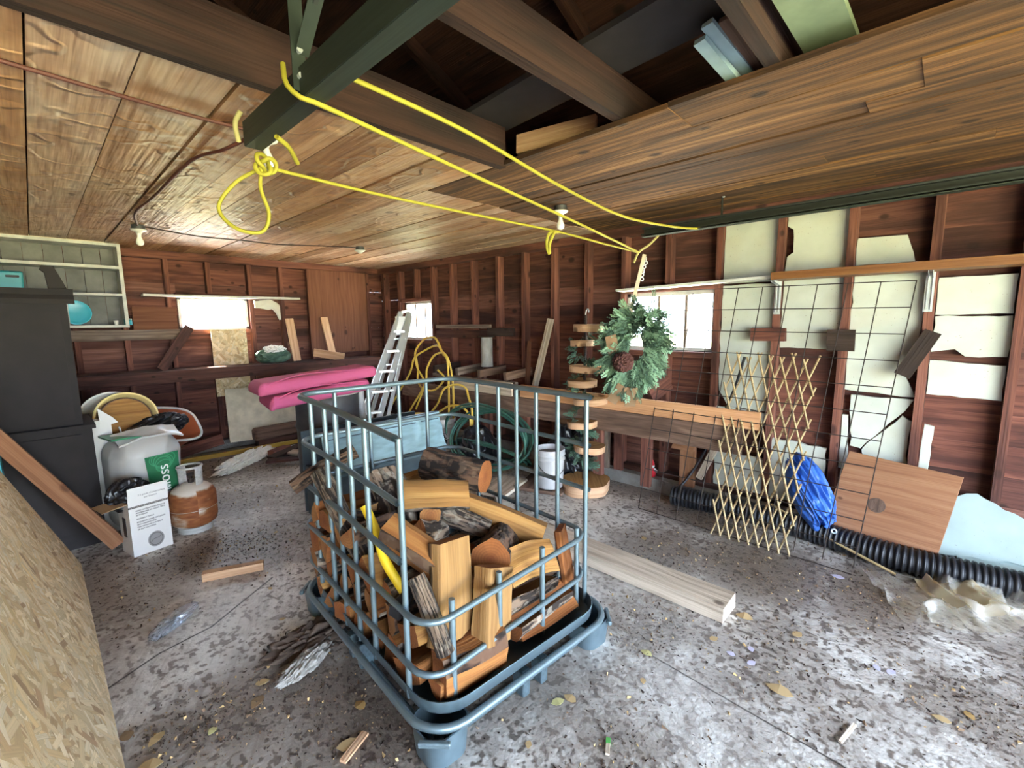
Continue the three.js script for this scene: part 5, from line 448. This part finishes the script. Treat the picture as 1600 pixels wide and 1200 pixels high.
{ const t = thing('cardboard_box', 'white cardboard carton with printed lines and a round emblem, one flap raised', 'box', [0.425, 0, -4.09], 0.2); const W = 0.235, Hh = 0.37, D = 0.19; const pt = canvasTex(512, 700, (c, w, h) => { c.fillStyle = '#e2dfd9'; c.fillRect(0, 0, w, h); c.fillStyle = '#4a4440'; c.fillRect(0, 18, w, 26); c.fillStyle = '#cfcac2'; for (let i = 0; i < 24; i++) c.fillRect(10 + i * 21, 26, 12, 8); c.fillStyle = '#3c3733'; c.font = 'bold 27px sans-serif'; ['READ INSTRUCTIONS BEFORE', 'ASSEMBLING OR USING THIS', 'APPLIANCE.'].forEach((s, i) => c.fillText(s, 84, 96 + i * 30)); ['ASSEMBLY TOOLS', 'REQUIRED: NONE INCLUDED', 'NOT COMBUSTIBLE', 'FOR OUTDOOR USE ONLY', 'IN ANY LOCATION'].forEach((s, i) => c.fillText(s, 84, 208 + i * 33 + (i > 0 ? 12 : 0))); c.fillStyle = '#8f8a86'; c.beginPath(); c.arc(300, 540, 106, 0, 7); c.fill(); c.strokeStyle = '#5a5553'; c.lineWidth = 7; c.beginPath(); c.arc(300, 540, 84, 0, 7); c.stroke(); c.beginPath(); c.moveTo(236, 570); c.bezierCurveTo(270, 500, 330, 560, 366, 506); c.stroke(); }); const front = mat('printed_carton', 0xffffff, { map: pt, roughness: 0.85 }); part('front_panel', new THREE.BoxGeometry(W, Hh, 0.005), front, t, [0, Hh / 2, D / 2]); part('back_panel', box(W, Hh, 0.005), M.cardboard, t, [0, Hh / 2, -D / 2]); for (const s of [-1, 1]) part('side_panel', box(0.005, Hh, D), M.cardboard, t, [s * (W / 2 - 0.0025), Hh / 2, 0]); part('bottom', box(W, 0.005, D), M.cardboard, t, [0, 0.003, 0]);
  const ft = canvasTex(256, 128, (c, w, h) => { c.fillStyle = '#e2dfd9'; c.fillRect(0, 0, w, h); c.fillStyle = '#5a534e'; c.font = '17px sans-serif'; c.fillText('7.5 pieds d\u2019assemblage', 62, 66); c.fillText('par boulon', 100, 88); }); const fl = part('raised_flap', new THREE.BoxGeometry(W, 0.13, 0.005), mat('printed_flap', 0xffffff, { map: ft, roughness: 0.85 }), t, [0, Hh + 0.062, D / 2 + 0.012]); fl.rotation.x = 0.14; part('hand_slot', box(0.006, 0.14, 0.05), M.black, t, [-W / 2 - 0.0005, 0.2, 0.0]); const sf = part('side_flap', box(0.14, 0.005, D), M.brownCard, t, [-W / 2 - 0.065, Hh + 0.005, -0.01]); sf.rotation.z = 0.12; }
{ const o = new THREE.Mesh(lump(0.12, 0.11, 0.09, 0.3, 2.4, 91, 6, 0.8), M.blackFilm); o.position.set(0.36, 0.41, -4.12); solo('black_bag', 'black plastic bag stuffed in the open top of the cardboard carton', 'bag', o); }

{ const t = thing('propane_tank', 'rusty white propane tank standing on the floor beside the carton', 'propane tank', [0.74, 0, -4.2]); const R = 0.158; const pr = [[0, 0.03], [0.10, 0.035], [R - 0.01, 0.07], [R, 0.11]]; for (let i = 0; i <= 6; i++) pr.push([R, 0.12 + i * 0.02]); pr.push([R, 0.27], [R - 0.004, 0.30], [R - 0.02, 0.33], [R - 0.05, 0.358], [0.05, 0.378], [0.03, 0.382], [0, 0.384]); const g = lathe(pr, 40), uv = g.attributes.uv, p = g.attributes.position; for (let i = 0; i < p.count; i++) uv.setXY(i, uv.getX(i) * 0.9, p.getY(i) * 1.3); part('tank_body', g, M.rust, t); part('weld_seam', new THREE.TorusGeometry(R + 0.001, 0.003, 6, 40).rotateX(Math.PI / 2), M.rust, t, [0, 0.19, 0]); part('foot_ring', new THREE.CylinderGeometry(0.118, 0.118, 0.045, 32, 1, true), M.chipped, t, [0, 0.0225, 0]); for (const a of [0.2, 3.3]) part('collar', new THREE.CylinderGeometry(0.082, 0.078, 0.14, 14, 1, true, a, 1.5), (() => { const m = M.chipped.clone(); m.side = THREE.DoubleSide; m.name = 'collar_paint'; return m; })(), t, [0, 0.435, 0]); part('handle_ring', new THREE.TorusGeometry(0.08, 0.009, 8, 34).rotateX(Math.PI / 2), M.chipped, t, [0, 0.51, 0]); part('valve', lathe([[0, 0.35], [0.02, 0.35], [0.02, 0.4], [0.012, 0.41], [0.012, 0.43], [0.024, 0.435], [0.024, 0.455], [0, 0.455]], 16), M.wire, t); }

// ---------- on the floor ----------
solo('lumber_block', 'short pine block lying on the floor between carton and cage', 'wood block', beam([0.585, 0.025, -3.28], [0.90, 0.025, -3.15], 0.055, 0.05, M.pine, [0, 1, 0]));
{ const o = new THREE.Mesh(flatBase(lump(0.13, 0.028, 0.045, 0.5, 7, 95, 6, 0.8), -0.008), M.foil); o.position.set(0.37, 0.012, -2.91); o.rotation.y = 0.72; solo('foil_scrap', 'shiny crumpled foil scrap on the floor near the crack', 'foil', o); }
{ const o = new THREE.Mesh(flatBase(lump(0.14, 0.03, 0.055, 0.35, 5, 97, 6), -0.012), M.woolGrey); o.position.set(0.735, 0.02, -2.06); o.rotation.y = 0.42; solo('wadding_scrap', 'grey scrap of wadding on the floor against the left foot of the cage', 'insulation', o); }
{ const t = thing('bark_heap', 'heap of dark bark crumbs under the left side of the cage', 'bark'); t.position.set(0.8, 0, -2.2); t.userData.kind = 'stuff'; part('crumbs', flatBase(lump(0.16, 0.045, 0.12, 0.7, 4, 99, 4), -0.01), M.crumb, t, [0, 0.01, 0]); }
const leafG = (s, seed) => warp(plate([[0, -0.5], [0.3, -0.25], [0.36, 0.05], [0.2, 0.35], [0, 0.55], [-0.22, 0.32], [-0.34, 0.05], [-0.26, -0.28]].map(([a, b]) => [a * s * (0.85 + 0.3 * H(seed, 1, 1)), b * s]), 0.0012).rotateX(-Math.PI / 2), (v) => { v.y += 6 * v.x * v.x + (H(seed, 2, 2) - 0.3) * 4 * v.z * v.z + 0.003; });
const leafKinds = ['ochre', 'brown', 'yellow-green', 'pale lilac', 'dark brown'];
[[1.89, -0.92, 2, 0.05, 'beside the crack right of the cage'], [1.72, -0.85, 0, 0.03, 'near the front right foot of the cage'], [2.21, -0.72, 0, 0.04, 'left of the plank end'], [2.16, -0.62, 3, 0.035, 'in front of the plank end, left of a pair'], [2.26, -0.56, 3, 0.035, 'in front of the plank end, farthest of the lilac leaves'], [2.16, -0.53, 3, 0.04, 'in front of the plank end, nearest of the lilac leaves'], [2.07, -0.39, 0, 0.09, 'lying long and curled in the open floor at right'], [2.52, -0.10, 3, 0.035, 'at lower right, left of a close pair'], [2.53, -0.05, 3, 0.04, 'at lower right, right of a close pair'], [2.35, 0.12, 0, 0.05, 'at the bottom right corner, folded in a triangle'], [2.45, 0.2, 1, 0.04, 'at the bottom right corner on a dirt streak'], [1.37, -1.06, 2, 0.05, 'under the middle foot of the cage, left of two'], [1.42, -1.03, 0, 0.05, 'under the middle foot of the cage, right of two'], [1.14, -1.02, 0, 0.03, 'in front of the low cage front'], [0.67, -1.52, 0, 0.08, 'at the bottom edge left of the cage foot'], [0.79, -1.66, 1, 0.05, 'in the shade by the near cage foot'], [0.17, -2.1, 0, 0.06, 'beside the strand board, uppermost'], [0.13, -1.98, 0, 0.07, 'beside the strand board, larger and lower'], [0.09, -2.2, 4, 0.05, 'against the strand board edge'], [0.33, -1.98, 2, 0.035, 'alone in the lower left floor'], [0.78, -2.5, 0, 0.03, 'left of the cage, on bare concrete'], [0.84, -2.86, 0, 0.03, 'near the end of the floor crack'], [2.96, -1.49, 0, 0.05, 'behind the long plank'], [2.53, -0.42, 0, 0.05, 'right of the plank end on the dirt'], [3.30, -0.36, 3, 0.06, 'before the black pipe near the plastic sheet'], [0.5, -2.0, 4, 0.06, 'in the shadow at lower left, curled'], [0.55, -2.1, 0, 0.05, 'in the shadow at lower left by a curled dark leaf'], [2.5, -0.66, 0, 0.07, 'leaning on the cut end of the long plank']].forEach(([x, z, k, s, where], i) => { const o = new THREE.Mesh(leafG(s * 1.15, i), M.leaf[k]); o.position.set(x, 0.001, z); o.rotation.y = i * 2.1; solo('fallen_leaf', leafKinds[k] + ' fallen leaf ' + where, 'leaf', o, 'fallen leaves on the floor'); });
{ const o = beam([1.95, 0.008, -0.16], [2.08, 0.008, -0.13], 0.012, 0.008, M.pale, [0, 1, 0]); solo('wood_chip', 'pale splinter lying on the floor at right', 'splinter', o); const c = thing('painted_chip', 'small pale chip with a green painted end on the floor', 'chip', [1.33, 0.006, -0.79], 0.5); part('chip', box(0.05, 0.008, 0.016, 0.001), M.pale, c); part('green_end', box(0.022, 0.009, 0.017), mat('green_paint', 0x4f9a4a), c, [0.03, 0.001, 0]); solo('splinter', 'short orange wood splinter at the bottom edge below the cage', 'splinter', beam([0.62, 0.008, -1.47], [0.74, 0.008, -1.52], 0.03, 0.01, M.pine, [0, 1, 0])); }
{ const NC = 11000, m = new THREE.InstancedMesh(new THREE.TetrahedronGeometry(0.006), mat('crumb', 0xffffff, { roughness: 1 }), NC), q = rng(515), D = new THREE.Object3D(), C = new THREE.Color(); let n = 0; while (n < NC) { const d = dirt[Math.floor(q() * dirt.length)], a = q() * 6.283, r = Math.sqrt(-Math.log(1 - q() * 0.95)) * 0.75, x = d[0] + d[2] * r * Math.cos(a), z = d[1] + d[3] * r * Math.sin(a); if (q() > d[4] || x < -1 || x > 3.9 || z < -6.5 || z > 0.9 || (x < 0.1 && z > -4.1)) continue; const s = 0.3 + 1.5 * q() * q(); D.position.set(x, 0.0012, z); D.rotation.set(q() * 6, q() * 6, q() * 6); D.scale.set(s * (1 + 2 * q()), s * 0.5, s); D.updateMatrix(); m.setMatrixAt(n, D.matrix); const k = q(); m.setColorAt(n, k < 0.7 ? C.setHex(0x3c3029) : k < 0.9 ? C.setHex(0x6b5540) : C.setHex(0xb99b6a)); n++; } m.name = 'floor_litter'; m.userData = { label: 'dark bark crumbs and chips scattered over the concrete floor', category: 'litter', kind: 'stuff' }; add(m); }
renderer.render(scene, camera);
